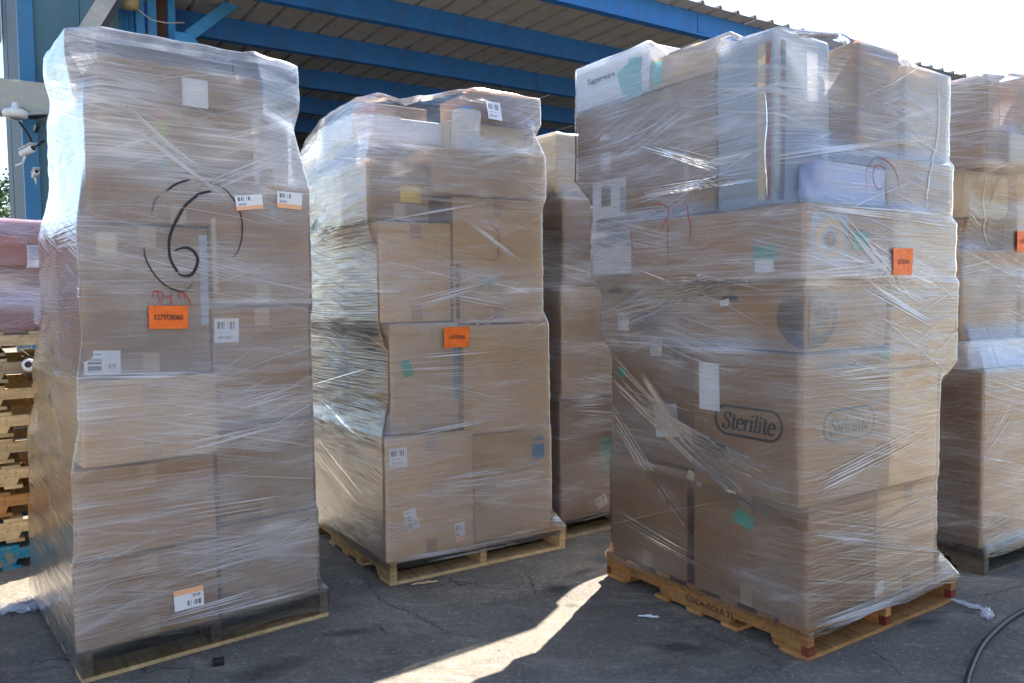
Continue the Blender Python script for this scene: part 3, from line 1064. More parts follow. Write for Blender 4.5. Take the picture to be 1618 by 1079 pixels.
def text_geo(s, size, shear=0.0, bold=0.0):
    if all(ch in GLYPH for ch in s):
        return serif_geo(s, size, shear)
    cu = bpy.data.curves.new('lettering', 'FONT')
    cu.body = s
    cu.size = size
    cu.shear = shear
    cu.offset = bold
    cu.align_x = 'CENTER'
    cu.align_y = 'CENTER'
    cu.resolution_u = 4
    ob = bpy.data.objects.new('lettering', cu)
    COL.objects.link(ob)
    dg = bpy.context.evaluated_depsgraph_get()
    dg.update()
    me = bpy.data.meshes.new_from_object(ob.evaluated_get(dg))
    V = [(v.co.x, v.co.y) for v in me.vertices]
    F = [tuple(p.vertices) for p in me.polygons]
    bpy.data.objects.remove(ob)
    bpy.data.curves.remove(cu)
    bpy.data.meshes.remove(me)
    return V, F


class Stack:
    def __init__(self, key, near, ang, group):
        self.key, self.fr, self.group = key, Frame(near, ang), group
        self.boxes = []


# ------------------------------------------------------------------ stretch film
def hull2(P_):
    P_ = sorted(set((round(x_, 5), round(y_, 5)) for x_, y_ in P_))

    def half(pts):
        h = []
        for p in pts:
            while len(h) > 1 and (h[-1][0] - h[-2][0]) * (p[1] - h[-2][1]) - (h[-1][1] - h[-2][1]) * (p[0] - h[-2][0]) <= 0:
                h.pop()
            h.append(p)
        return h
    lo, up = half(P_), half(P_[::-1])
    return lo[:-1] + up[:-1]


def poly_radius(hull, cx, cy, ct, st):
    h = np.array(hull)
    e = np.roll(h, -1, axis=0) - h
    nx, ny = e[:, 1], -e[:, 0]
    ln = np.hypot(nx, ny) + 1e-9
    nx, ny = nx / ln, ny / ln
    d = (h[:, 0] - cx) * nx + (h[:, 1] - cy) * ny
    den = nx[:, None] * ct[None] + ny[:, None] * st[None]
    r = np.where(den > 1e-4, d[:, None] / np.maximum(den, 1e-4), 1e9)
    return r.min(axis=0)


class Film:
    def __init__(self, st, name, label, mat, pal, z0, seed, M=480, dz=0.012, slope=0.75, top=0.012, fold=0.28, dens=1.0, pal_h=PALH, fold_drop=0.0, wr=1.0, reach=0.35, offset=.009, extra=(), zslope=.42, topd=.5, topr=.07, ledge_glints=()):
        self.st = st
        rg = np.random.RandomState(seed)
        th = np.linspace(0, 2 * np.pi, M, endpoint=False)
        ct, sn = np.cos(th), np.sin(th)
        cx = sum(b.c[0] for b in st.boxes) / len(st.boxes) * .3 + .5 * .7 * (pal[1] + pal[0])
        cy = .5 * (pal[2] + pal[3])
        zmax = max(b.dim[5] for b in st.boxes) + .03
        lev = np.arange(z0 - .02, zmax + dz, dz)
        data = [(b.corners(), b.dim[4], b.dim[5]) for b in st.boxes] + list(extra)
        pc = [(pal[0], pal[2]), (pal[1], pal[2]), (pal[1], pal[3]), (pal[0], pal[3])]
        RR = np.zeros((len(lev), M))
        for i, z in enumerate(lev):
            pts = []
            for cs, zb0, zb1 in data:
                d = max(zb0 - z, z - zb1, 0.0)
                if d > reach: continue
                for (x_, y_) in cs:
                    dx, dy = x_ - cx, y_ - cy
                    l = math.hypot(dx, dy)
                    k_ = max(0.0, 1 - slope * d / max(l, .05)) if d > 0 else 1.0
                    pts.append((cx + dx * k_, cy + dy * k_))
            d = max(z - pal_h, 0)
            if d < .2:
                for (x_, y_) in pc:
                    dx, dy = x_ - cx, y_ - cy
                    l = math.hypot(dx, dy)
                    k_ = 1 - 0.85 * d / l
                    pts.append((cx + dx * k_, cy + dy * k_))
            pts += [(cx - .12, cy - .12), (cx + .12, cy - .12), (cx + .12, cy + .12), (cx - .12, cy + .12)]
            RR[i] = poly_radius(hull2(pts), cx, cy, ct, sn)
        # top edge height by direction
        zt = np.zeros(M)
        for cs, zb0, zb1 in data:
            h = hull2(cs)
            inside = poly_far(h, cx, cy, ct, sn)
            li = np.clip(int((zb1 - .02 - lev[0]) / dz), 0, len(lev) - 1)
            ok = inside > 0.66 * RR[li]
            zt = np.where(ok, np.maximum(zt, zb1), zt)
        zt = np.where(zt < .3, np.median(zt), zt)
        arc = RR[len(lev) // 2].mean() * 2 * np.pi / M
        for _ in range(2):
            for sh in (1, -1):
                cur = zt.copy()
                for _k in range(M):
                    nxt = np.maximum(zt, np.roll(cur, sh) - zslope * arc)
                    if np.allclose(nxt, cur): break
                    cur = nxt
                zt = np.maximum(zt, cur)
        zt = zt + top + .0035 * self.waves(rg, th, np.zeros(M), 10, 24, 1)
        K_ = int((zmax - z0) / dz)
        v = np.linspace(0, 1, K_)
        zg = z0 + (zt[None] - z0) * v[:, None]
        zb_ = .006 * self.waves(rg, th, np.zeros(M), 8, 9, 1)
        zg = zg + zb_[None] * np.maximum(0, 1 - v[:, None] * 12)
        fi = np.clip((zg - lev[0]) / dz, 0, len(lev) - 1.001)
        i0 = fi.astype(int)
        fr_ = fi - i0
        cols = np.arange(M)[None]
        rg_ = RR[i0, cols] * (1 - fr_) + RR[i0 + 1, cols] * fr_
        # relax: film hangs a little smoother than the cartons, never inside them
        base = rg_.copy()
        for _ in range(3):
            s_ = rg_.copy()
            s_[1:-1] = .5 * rg_[1:-1] + .25 * (rg_[2:] + rg_[:-2])
            s_ = .6 * s_ + .2 * (np.roll(s_, 1, 1) + np.roll(s_, -1, 1))
            rg_ = np.maximum(s_, base)
        TH = np.broadcast_to(th[None], zg.shape)
        wrk = np.abs(self.waves(rg, TH, zg, 26, 9, 70)) * .0022 * wr + np.abs(self.waves(rg, TH, zg, 12, 5, 26)) * .0015 * wr
        rg_ = rg_ + offset + wrk
        # fold over the top
        nf = 9
        rf, zf = [], []
        for q in range(1, nf + 1):
            t = q / nf
            rf.append(rg_[-1] * (1 - fold * t) - .004)
            zf.append(zg[-1] + .004 * math.sin(min(1, t * 2.2) * math.pi / 2) - fold_drop * t * t + .005 * self.waves(rg, th, np.full(M, t), 12, 12, 9) * min(1, t * 2))
        RG = np.vstack([rg_, np.array(rf)])
        ZG = np.vstack([zg, np.array(zf)])
        X = cx + RG * ct[None]
        Y = cy + RG * sn[None]
        rows = RG.shape[0]
        # perimeter length as u, height as v
        ring = RG[rows // 3]
        px_, py_ = cx + ring * ct, cy + ring * sn
        seg = np.hypot(np.diff(np.append(px_, px_[0])), np.diff(np.append(py_, py_[0])))
        u = np.concatenate([[0], np.cumsum(seg)])
        vv = ZG.copy()
        for q in range(nf):
            vv[K_ + q] = ZG[K_ - 1] + (q + 1) / nf * fold * .6
        # film thickness: overlapping wraps
        D = np.full(RG.shape, .62)
        UU = np.broadcast_to(u[None, :-1], RG.shape)
        per = u[-1]
        for _ in range(13):
            zc = rg.uniform(z0 - .1, zmax)
            wd = rg.uniform(.10, .28)
            sl = rg.choice([rg.uniform(-.06, .06), rg.uniform(-.32, .32)], p=[.6, .4])
            ph = rg.uniform(0, 2 * np.pi)
            cz = zc + sl * .5 * np.sin(2 * np.pi * UU / per + ph)
            q = np.clip((wd - np.abs(vv - cz)) / .012, 0, 1)
            D += q * rg.uniform(.06, .22)
            D += np.exp(-((np.abs(vv - cz) - wd) / .010) ** 2) * rg.uniform(0, .35)
        sl_ = np.abs(np.gradient(RG, axis=0)) / (np.abs(np.gradient(ZG, axis=0)) + .004)
        sl_ = (sl_ + np.roll(sl_, 1, 0) + np.roll(sl_, -1, 0)) / 3
        sl_[K_ - 2:] = 0
        D *= 1 + .9 * np.clip(sl_ - .12, 0, 1)  # slanting film whitened to stand for the sky it reflects
        D *= 1 + topd * np.clip((vv - (zt[None] - topr)) / (topr * .7), 0, 1)  # positive topd whitens the rim in place of sun
        for gz in ledge_glints:      # white band painting the sky's glint along a ledge
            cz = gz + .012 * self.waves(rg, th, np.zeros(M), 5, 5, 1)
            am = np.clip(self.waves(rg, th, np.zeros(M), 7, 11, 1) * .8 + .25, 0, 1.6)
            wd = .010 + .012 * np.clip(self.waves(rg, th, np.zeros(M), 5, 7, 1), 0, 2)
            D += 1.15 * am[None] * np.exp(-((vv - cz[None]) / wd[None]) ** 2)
        D *= np.where(ZG < pal_h - .01, .5, 1.0)
        # rim and top fold whitened to stand for sun on them, besides rolled layers
        D[K_:] *= 1.5
        D[-1] *= .5
        D *= dens * (.9 + .38 * np.clip((ZG - .5) / 1.6, 0, 1) ** 1.3)
        V = np.stack([X.ravel(), Y.ravel(), ZG.ravel()], axis=1)
        ii = np.arange(rows - 1)[:, None] * M
        jj = np.arange(M)[None]
        jn = (jj + 1) % M
        F = np.stack([ii + jj, ii + jn, ii + M + jn, ii + M + jj], axis=2).reshape(-1, 4)
        me = bpy.data.meshes.new(name)
        me.vertices.add(len(V)); me.vertices.foreach_set('co', V.astype(np.float32).ravel())
        me.loops.add(F.size); me.loops.foreach_set('vertex_index', F.astype(np.int32).ravel())
        me.polygons.add(len(F))
        me.polygons.foreach_set('loop_start', np.arange(0, F.size, 4, dtype=np.int32))
        me.polygons.foreach_set('loop_total', np.full(len(F), 4, dtype=np.int32))
        me.polygons.foreach_set('use_smooth', np.ones(len(F), dtype=bool))
        me.materials.append(mat)
        lay = me.uv_layers.new(name='UVMap')
        fu = np.stack([u[jj], u[jj + 1], u[jj + 1], u[jj]], axis=2)
        fu = np.broadcast_to(fu, (rows - 1, M, 4)).reshape(-1)
        fv = vv.ravel()[F.ravel()]
        lay.data.foreach_set('uv', np.stack([fu, fv], axis=1).astype(np.float32).ravel())
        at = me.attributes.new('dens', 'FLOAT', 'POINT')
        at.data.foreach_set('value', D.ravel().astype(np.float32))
        me.update(calc_edges=True)
        me.validate()
        self.ob = obj(name, me, None, st.fr.M)
        tag(self.ob, label, 'stretch film', 'stretch film around the pallet loads')
        self.bvh = BVHTree.FromPolygons([tuple(p) for p in V], [tuple(f) for f in F])
        self.seed = seed

    @staticmethod
    def waves(rg, t, z, n, kt, kz):
        o_ = np.zeros(np.broadcast(t, z).shape)
        for _ in range(n):
            k1 = rg.randint(-kt, kt + 1)
            k2 = rg.uniform(.3, 1) * kz
            o_ += np.sin(k1 * t + k2 * z + rg.uniform(0, 6.28))
        return o_ / math.sqrt(n)

    def hit(self, face, u, z, lift=.002):
        if face == 'a':
            p, d = Vector((u, -1.0, z)), Vector((0, 1, 0))
        else:
            p, d = Vector((-1.2, u, z)), Vector((1, 0, 0))
        h = self.bvh.ray_cast(p, d)
        if h[0] is None:
            return None
        return h[0] - d * lift

    def ribbon(self, name, face, pts, width, mat, lift=.002, taper=True, parent=None, step=.012):
        """a mark or a bunched strand lying on the film, pts in stack coords of the face"""
        P_ = [Vector((p[0], p[1])) for p in pts]
        path = [P_[0]]
        for p, q in zip(P_, P_[1:]):
            n = max(1, int((q - p).length / step))
            for i in range(1, n + 1):
                path.append(p.lerp(q, i / n))
        V, F = [], []
        prev = False
        for i, p in enumerate(path):
            t = path[min(i + 1, len(path) - 1)] - path[max(i - 1, 0)]
            if t.length < 1e-9: continue
            t.normalize()
            nrm = Vector((-t.y, t.x))
            e = i / max(1, len(path) - 1)
            w = width * (min(1, .35 + 3 * min(e, 1 - e)) if taper else 1) / 2
            q0, q1 = self.hit(face, *(p + nrm * w), lift), self.hit(face, *(p - nrm * w), lift)
            if q0 is None or q1 is None:
                prev = False
                continue
            V += [q0, q1]
            if prev:
                k_ = len(V)
                F.append((k_ - 4, k_ - 3, k_ - 1, k_ - 2))
            prev = True
        if not F: return None
        me = mesh(name, V, F, mat, True, [(i * .006, (i % 2) * .004) for i in range(len(V))])
        if mat in (ROPE, FILM_L):
            at = me.attributes.new('dens', 'FLOAT', 'POINT')
            at.data.foreach_set('value', [1.0] * len(V))
        return obj(name, me, parent or self.ob)

    def px(self, face, pts, off=0.0):
        f = self.st.fr.fa if face == 'a' else self.st.fr.fb
        return [f(x_, y_, off) for x_, y_ in pts]

    def fan(self, face, p0, q0, p1, q1, n, w=.003, off=0.0):
        """n strands between two photographed lines p0-q0 and p1-q1"""
        rr = random.Random(int(p0[0] * 3 + q1[1]))
        for i in range(int(n * 1.8)):
            t = rr.random()
            p = (p0[0] + (p1[0] - p0[0]) * t, p0[1] + (p1[1] - p0[1]) * t)
            q = (q0[0] + (q1[0] - q0[0]) * t, q0[1] + (q1[1] - q0[1]) * t)
            s0_, s1_ = rr.uniform(0, .35), rr.uniform(.6, 1)
            pts = [(p[0] + (q[0] - p[0]) * s_, p[1] + (q[1] - p[1]) * s_) for s_ in (s0_, (s0_ + s1_) / 2, s1_)]
            self.ribbon('film_strand', face, self.px(face, pts, off), w * rr.choice((.5, .7, 1, 1.8)), ROPE, .003)

    def long_strands(self, n, seed, amax, bmax, zmax):
        """fine stretched creases running a long way round the load at a slant"""
        rr = random.Random(seed)
        for _ in range(n):
            face = rr.choice('aab')
            um = amax if face == 'a' else bmax
            u0, z0 = rr.uniform(-.05, um), rr.uniform(.2, zmax)
            ln, sl = rr.uniform(.25, .9), rr.choice((1, -1)) * rr.uniform(.05, .55)
            cv = rr.uniform(-.04, .04)
            pts = [(u0 + ln * t, z0 + sl * ln * t + cv * math.sin(t * 3.14)) for t in (0, .25, .5, .75, 1)]
            self.ribbon('film_strand', face, pts, rr.choice((.0013, .0018, .0025, .0035)), ROPE, .003, step=.03)

    def sticker(self, face, u, z, w, h, mat, text=None, rot=0.0, label=None, tsize=.03, off=.005):
        """a sheet of paper stuck on the outside of the film, nearly flat"""
        sgn = 1 if face == 'a' else -1
        c, s_ = math.cos(R(rot)), math.sin(R(rot))
        n = 5
        far = []
        grid = []
        for j in range(n + 1):
            for i in range(n + 1):
                x_, y_ = w * (i / n - .5), h * (j / n - .5)
                grid.append((u + sgn * (c * x_ - s_ * y_), z + s_ * x_ + c * y_, i / n, j / n))
        hs = [self.hit(face, g[0], g[1], 0) for g in grid]
        ax = 1 if face == 'a' else 0
        dep = [p[ax] for p in hs if p is not None]
        A_ = np.array([[g[0], g[1], 1] for g, p in zip(grid, hs) if p is not None])
        co = np.linalg.lstsq(A_, np.array(dep), rcond=None)[0]
        mx = min(d - (co[0] * a[0] + co[1] * a[1]) for d, a in zip(dep, A_))

        def at(u_, z_, lift):
            d = co[0] * u_ + co[1] * z_ + mx - lift
            return Vector((u_, d, z_)) if face == 'a' else Vector((d, u_, z_))
        V = [at(g[0], g[1], off + .002 * math.sin(5 * g[2] + 3 * g[3])) for g in grid]
        F = [(j * (n + 1) + i, j * (n + 1) + i + 1, (j + 1) * (n + 1) + i + 1, (j + 1) * (n + 1) + i) for j in range(n) for i in range(n)]
        o_ = obj('paper_label', mesh('paper_label', V, F, mat, True, [(g[2], g[3]) for g in grid]), self.ob)
        if label: o_['label'] = label
        if text:
            tv, tf = serif_geo(text, tsize, 0, .115, .05)
            Vt = []
            for x_, y_ in tv:
                u_, z_ = u + sgn * (c * x_ * .90 - s_ * y_), z + s_ * x_ + c * y_
                Vt.append(at(u_, z_, off + .0045))
            obj('lettering', mesh('lettering', Vt, tf, INK), o_)
        return o_


def poly_far(hull, cx, cy, ct, st):
    """farthest distance along each ray from the centre to a convex polygon (0 if missed)"""
    h = np.array(hull)
    a = h - np.array([cx, cy])
    b = np.roll(a, -1, axis=0)
    best = np.zeros(len(ct))
    for p, q in zip(a, b):
        e = q - p
        den = ct * e[1] - st * e[0]
        t = (p[0] * e[1] - p[1] * e[0]) / np.where(np.abs(den) < 1e-9, 1e-9, den)
        s_ = (p[0] * st - p[1] * ct) / np.where(np.abs(den) < 1e-9, 1e-9, den)
        ok = (t > 0) & (s_ >= -1e-6) & (s_ <= 1 + 1e-6)
        best = np.where(ok, np.maximum(best, t), best)
    return best

# ================================================================== LEFT STACK (marked 6)
SL = Stack('L', (-1.614, 2.915), 38.5, 'boxes of the stack marked six')
pallet('wooden_pallet', 'dark stained pallet with pale bottom boards under the stack marked six', SL.fr.M, 0.99, 1.12, WOODD, WOODD, 'loaded pallets', 11, None, WOODY)  # deck and stringers coloured dark to stand for shade inside the film
Box(SL, -.012, .495, -.03, .58, .128, .458, K1, 'bottom carton at the near corner of the stack marked six')
b_l2 = Box(SL, .512, .935, -.02, .58, .128, .500, K1, 'bottom right carton of the stack marked six')
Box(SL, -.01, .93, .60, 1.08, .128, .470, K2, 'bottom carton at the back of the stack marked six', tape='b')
Box(SL, -.004, .50, -.035, .58, .466, .802, K1, 'second carton from the ground at the near corner of the stack marked six')
Box(SL, .515, .932, -.012, .58, .508, .905, K1, 'second carton from the ground on the right of the stack marked six')
Box(SL, .0, .93, .60, 1.05, .48, .81, K2, 'second carton from the ground at the back of the stack marked six', tape='b')
Box(SL, .022, .51, -.05, .58, .812, 1.128, K3, 'pale third carton from the ground, below the orange label of the stack marked six')
Box(SL, .518, .934, .0, .58, .914, 1.392, K1, 'third carton from the ground on the right of the stack marked six')
Box(SL, .03, .92, .60, 1.02, .82, 1.14, K3, 'third carton from the ground at the back of the stack marked six', tape='b')
b_l4 = Box(SL, .055, .515, .0, .52, 1.138, 1.706, K1, 'tall carton behind the orange label of the stack marked six')
b_l4r = Box(SL, .522, .945, .0, .52, 1.40, 1.90, K1, 'carton behind the two white labels on the right of the stack marked six')
Box(SL, .06, .92, .54, .90, 1.15, 1.70, KC, 'cream carton at the back of the stack marked six, level with the six', tape='b')
b_l5 = Box(SL, .090, .715, .0, .5, 1.716, 2.168, K1, 'wide carton with lime and pink print above the black six')
Box(SL, .725, .93, .16, .6, 1.912, 2.25, KW, 'whitish carton set back at the top right of the stack marked six')
Box(SL, .09, .70, .52, .74, 1.72, 2.2, KC, 'cream carton at the upper back of the stack marked six', tape='b')
b_l6 = Box(SL, .135, .725, -.05, .38, 2.176, 2.315, K1, 'flat carton with a blank white label at the top of the stack marked six', rot=0, tape=None)
Box(SL, .05, .66, .08, .50, 2.325, 2.405, KD, 'flat dark grey carton lying on top of the stack marked six', tape=None)
Box(SL, .67, .945, .08, .50, 2.26, 2.42, KD, 'dark grey carton at the top right corner of the stack marked six', tape=None)
b_l4.decal('shipping_label', 'a', *SL.fr.fa(162, 573), .125, .09, LAB1, rot=-2)
b_l4.decal('printed_mark', 'a', *SL.fr.fa(168, 380), .07, .12, KC)
Box_r3 = SL.boxes[7]
Box_r3.decal('shipping_label', 'a', *SL.fr.fa(358, 522), .10, .098, LAB0, rot=-1)
b_l4.decal('clear_tape_strip', 'a', .492, 1.50, .03, .36, KG)
b_l4r.decal('clear_tape_strip', 'a', .537, 1.60, .018, .3, CTAPE)
b_l5.decal('pink_mark', 'a', *SL.fr.fa(252, 180), .05, .05, PINKP)
b_l5.decal('lime_mark', 'a', *SL.fr.fa(252, 208), .052, .09, LIMEP)
b_l5.decal('green_mark', 'a', *SL.fr.fa(256, 247), .028, .10, GREENP)
b_l6.decal('blank_label', 'a', *SL.fr.fa(308, 147, -.05), .098, .108, PAPER)
f_l = Film(SL, 'stretch_film', 'milky stretch film wound round the stack marked with a black six', FILM_L, (-.01, .99, -.005, 1.12), .045, 21, fold=.5, top=.012, dens=1.12, wr=1.0, slope=.28, reach=.6, ledge_glints=(.47, .81, 1.13, 1.40, 1.90, 2.3))
f_l.sticker('a', *SL.fr.fa(293, 940), .112, .083, LAB2, rot=182, off=.002)
f_l.sticker('a', *SL.fr.fa(392, 320), .115, .06, LAB2, rot=8, off=.002)
f_l.sticker('a', *SL.fr.fa(456, 317), .112, .07, LAB2, rot=-2, off=.002)
z6 = lambda pts: [(200 + x_ / 3.853, 270 + y_ / 3.853) for x_, y_ in pts]


def mark(film, name, face, pts, w, mat, off=0.0, taper=True):
    return film.ribbon(name, face, film.px(face, smooth_path(pts), off), w, mat, .0012, taper, step=.006)


mark(f_l, 'marker_digit', 'a', z6([(425, 150), (350, 215), (300, 300), (265, 380), (253, 450), (262, 540), (305, 615)]), .0105, MARK, taper=False)
mark(f_l, 'marker_digit', 'a', z6([(510, 127), (470, 133), (415, 146)]), .010, MARK)
mark(f_l, 'marker_digit', 'a', z6([(305, 622), (345, 640), (390, 630), (420, 580), (425, 530), (395, 485), (350, 468), (285, 485)]), .012, MARK)
mark(f_l, 'marker_ring', 'a', z6([(382, 55), (300, 80), (235, 125)]), .008, MARK)
mark(f_l, 'marker_ring', 'a', z6([(195, 150), (165, 190), (147, 260)]), .003, MARK)
mark(f_l, 'marker_ring', 'a', z6([(527, 78), (600, 120), (660, 200), (690, 280), (697, 370), (680, 470), (640, 530)]), .0055, MARK)
mark(f_l, 'marker_ring', 'a', z6([(100, 465), (110, 530), (150, 610), (220, 690), (300, 730), (345, 733)]), .006, MARK)
mark(f_l, 'marker_ring', 'a', z6([(345, 733), (375, 710), (398, 680)]), .0025, MARK)
for p in ([(152, 768), (158, 742), (180, 735), (192, 800)], [(168, 735), (205, 738), (216, 765), (200, 805)], [(228, 772), (262, 768)], [(268, 742), (262, 775), (270, 815)], [(310, 735), (318, 785)], [(322, 745), (342, 745), (350, 790)], [(350, 738), (368, 775), (388, 825)]):
    mark(f_l, 'marker_letter', 'a', z6(p), .0052, REDMARK)
f_l.sticker('a', *SL.fr.fa(264, 501), .146, .089, ORANGE, 'EGTO0060', rot=-1.5, label='orange paper label reading EGTO0060', tsize=.026)
for a_ in (((165, 165), (365, 320), (190, 200), (400, 350), 7), ((210, 210), (420, 330), (150, 130), (300, 260), 5), ((480, 215), (290, 290), (485, 240), (280, 330), 5), ((485, 600), (330, 640), (490, 615), (320, 660), 4), ((490, 760), (150, 800), (490, 800), (160, 850), 4), ((140, 590), (340, 585), (140, 600), (340, 594), 4), ((480, 825), (240, 880), (485, 860), (230, 930), 6), ((490, 900), (180, 990), (495, 930), (150, 1010), 7), ((260, 700), (490, 655), (270, 715), (490, 662), 4)):
    f_l.fan('a', *a_)
for a_ in (((60, 560), (108, 735), (58, 590), (110, 800), 6), ((70, 420), (118, 470), (72, 440), (122, 490), 4), ((75, 700), (112, 800), (70, 760), (115, 1000), 5)):
    f_l.fan('b', *a_, w=.004)

f_l.long_strands(24, 5, .9, 1.0, 2.3)

# ================================================================== MIDDLE STACK
SM = Stack('M', (-.565, 3.92), 32.5, 'boxes of the middle stack')
pallet('wooden_pallet', 'yellowish wooden pallet under the middle wrapped stack', SM.fr.M @ Matrix.Translation((-.06, 0, 0)), 1.07, 1.22, WOODY, WOODY, 'loaded pallets', 12)
b_m1 = Box(SM, -.085, .405, -.03, .60, .128, .738, K3, 'bottom near corner carton of the middle stack with two white labels')
b_m2 = Box(SM, .42, .905, -.01, .60, .128, .700, K3, 'bottom right carton of the middle stack with blue print', tape=None)
Box(SM, -.07, .90, .61, 1.2, .128, .72, K3, 'bottom carton at the back left of the middle stack', tape='b')
b_m4 = Box(SM, -.035, .345, .0, .58, .746, 1.292, K3, 'second layer carton at the near corner of the middle stack')
b_m5 = Box(SM, .36, .88, -.03, .58, .708, 1.275, K3, 'second layer right carton of the middle stack', tape='b')
Box(SM, -.05, .88, .60, 1.18, .73, 1.28, K1, 'brown second layer carton at the back left of the middle stack', tape='b')
b_m7 = Box(SM, -.080, .310, .0, .50, 1.300, 1.792, K3, 'third layer near corner carton of the middle stack, below the yellow print')
b_m8 = Box(SM, .318, .865, .0, .55, 1.284, 1.93, K3, 'tall pale third layer carton on the right of the middle stack')
Box(SM, -.07, .3, .52, 1.1, 1.29, 1.80, KC, 'cream third layer carton on the left flank of the middle stack', tape='b')
b_m10 = Box(SM, -.130, .190, .0, .34, 1.80, 2.085, K2, 'brown carton with yellow print near the top of the middle stack')
b_m11 = Box(SM, .197, .87, -.03, .5, 1.94, 2.165, K3, 'long pale carton jutting out near the top of the middle stack', tape=None)
Box(SM, -.10, .75, .52, 1.15, 1.94, 2.22, KC, 'cream carton at the upper back left of the middle stack', tape='b')
Box(SM, -.11, .18, .36, .66, 1.81, 2.10, K3, 'small pale carton on the upper left flank of the middle stack', tape='b')
b_m13 = Box(SM, -.10, .40, .24, .74, 2.225, 2.345, KW, 'white flat carton near the top left of the middle stack', tape=None)
b_m14 = Box(SM, -.07, .33, .28, .74, 2.352, 2.42, K1, 'thin brown carton on top of the white one, middle stack', tape=None)
b_m16 = Box(SM, .40, .88, .17, .52, 2.175, 2.35, KC, 'cream carton under the small labelled box on the middle stack', tape=None)
b_m15 = Box(SM, .482, .915, .08, .42, 2.358, 2.495, K1, 'small brown box behind a barcode label at the very top of the middle stack', tape=None)
b_m1.decal('shipping_label', 'a', *SM.fr.fa(625, 721), .095, .095, LAB0)
b_m1.decal('shipping_label', 'a', *SM.fr.fa(646, 819), .065, .112, LAB1, rot=14)
b_m1.decal('shipping_label', 'a', *SM.fr.fa(722, 838), .056, .10, LAB2, rot=4)
b_m4.decal('shipping_label', 'b', *SM.fr.fb(606, 662, -.035), .05, .09, LAB1)
b_m4.decal('green_mark', 'a', *SM.fr.fa(643, 582), .05, .085, GREENP, rot=15)
b_m2.decal('blue_print', 'a', *SM.fr.fa(848, 712), .08, .085, BLUEP)
b_m2.decal('blue_print', 'a', *SM.fr.fa(848, 692), .07, .02, BLUEP)
b_m8.decal('green_mark', 'a', *SM.fr.fa(767, 445), .075, .04, GREENP, rot=-14)
b_m10.decal('yellow_print', 'a', *SM.fr.fa(648, 307), .112, .078, YELP)
b_m11.decal('yellow_label', 'a', *SM.fr.fa(840, 261), .10, .045, KC)
b_m14.decal('red_tape', 'a', .0, 2.386, .1, .06, KR)
b_m4.decal('dark_tape_strip', 'a', .325, 1.08, .022, .36, BLUEP)
b_m8.decal('dark_tape_strip', 'a', .345, 1.45, .02, .28, GREYINK)
b_m13.decal('blank_label', 'a', *SM.fr.fa(612, 195, .24), .15, .08, PAPER)
# a used roll of film left standing among the top cartons
c = SM.fr.w(.445, .078, 2.168)
rl = empty('film_roll', Matrix.Translation(c) @ Matrix.Rotation(R(3), 4, 'X') @ Matrix.Rotation(R(3), 4, 'Y'))
tag(rl, 'white roll of film standing upright among the top boxes of the middle stack', 'film roll', None)
obj('wound_film', mesh('wound_film', *lathe_geo([(.026, 0), (.072, 0), (.075, .01), (.075, .20), (.07, .213), (.026, .213)], 24), plain('wound film', (.74, .73, .72), .3, .5), True), rl)
obj('blue_cap', mesh('blue_cap', *lathe_geo([(.012, .2135), (.03, .2135), (.03, .235), (.012, .238)], 18), plain('blue cap plastic', (.08, .2, .65), .4), True), rl)
f_m = Film(SM, 'stretch_film', 'hazy stretch film wound round the middle stack', FILM_M, (-.06, 1.01, 0, 1.22), .085, 33, fold=.25, top=.008, dens=1.0, wr=1.0, slope=.5, zslope=.24, topd=-.1, ledge_glints=(.13, .72, 1.28, 1.45, 1.80, 1.94, 2.17), extra=[([(.37, 0.0), (.52, 0.0), (.52, .15), (.37, .15)], 2.17, 2.38)])
f_m.sticker('a', *SM.fr.fa(715.5, 532), .142, .102, ORANGE, 'EGTO0060', rot=1, label='orange paper label on the middle stack', tsize=.022)
f_m.sticker('a', *SM.fr.fa(770, 179, .07), .095, .098, LAB0, off=.002)
zr = lambda pts: [(470 + x_ / 2.767, 130 + y_ / 2.767) for x_, y_ in pts]
mark(f_m, 'marker_digit', 'a', zr([(830, 610), (870, 650), (875, 720), (862, 778), (800, 770)]), .0035, REDMARK)
for a_ in (((600, 350), (850, 300), (600, 352), (850, 308), 4), ((610, 690), (860, 640), (612, 696), (862, 646), 6), ((615, 880), (890, 830), (620, 895), (890, 845), 10), ((640, 755), (865, 700), (650, 770), (868, 760), 6), ((720, 330), (850, 430), (730, 350), (850, 445), 3), ((600, 480), (860, 420), (610, 505), (860, 430), 5), ((690, 450), (860, 480), (700, 470), (860, 500), 4), ((620, 560), (862, 535), (620, 600), (862, 590), 6), ((700, 245), (860, 240), (700, 250), (860, 246), 4)):
    f_m.fan('a', *a_)
for a_ in (((500, 600), (600, 690), (500, 620), (598, 692), 7), ((500, 700), (590, 800), (500, 650), (605, 770), 6), ((505, 380), (590, 345), (505, 400), (592, 352), 4)):
    f_m.fan('b', *a_)

f_m.long_strands(24, 6, .85, 1.1, 2.3)

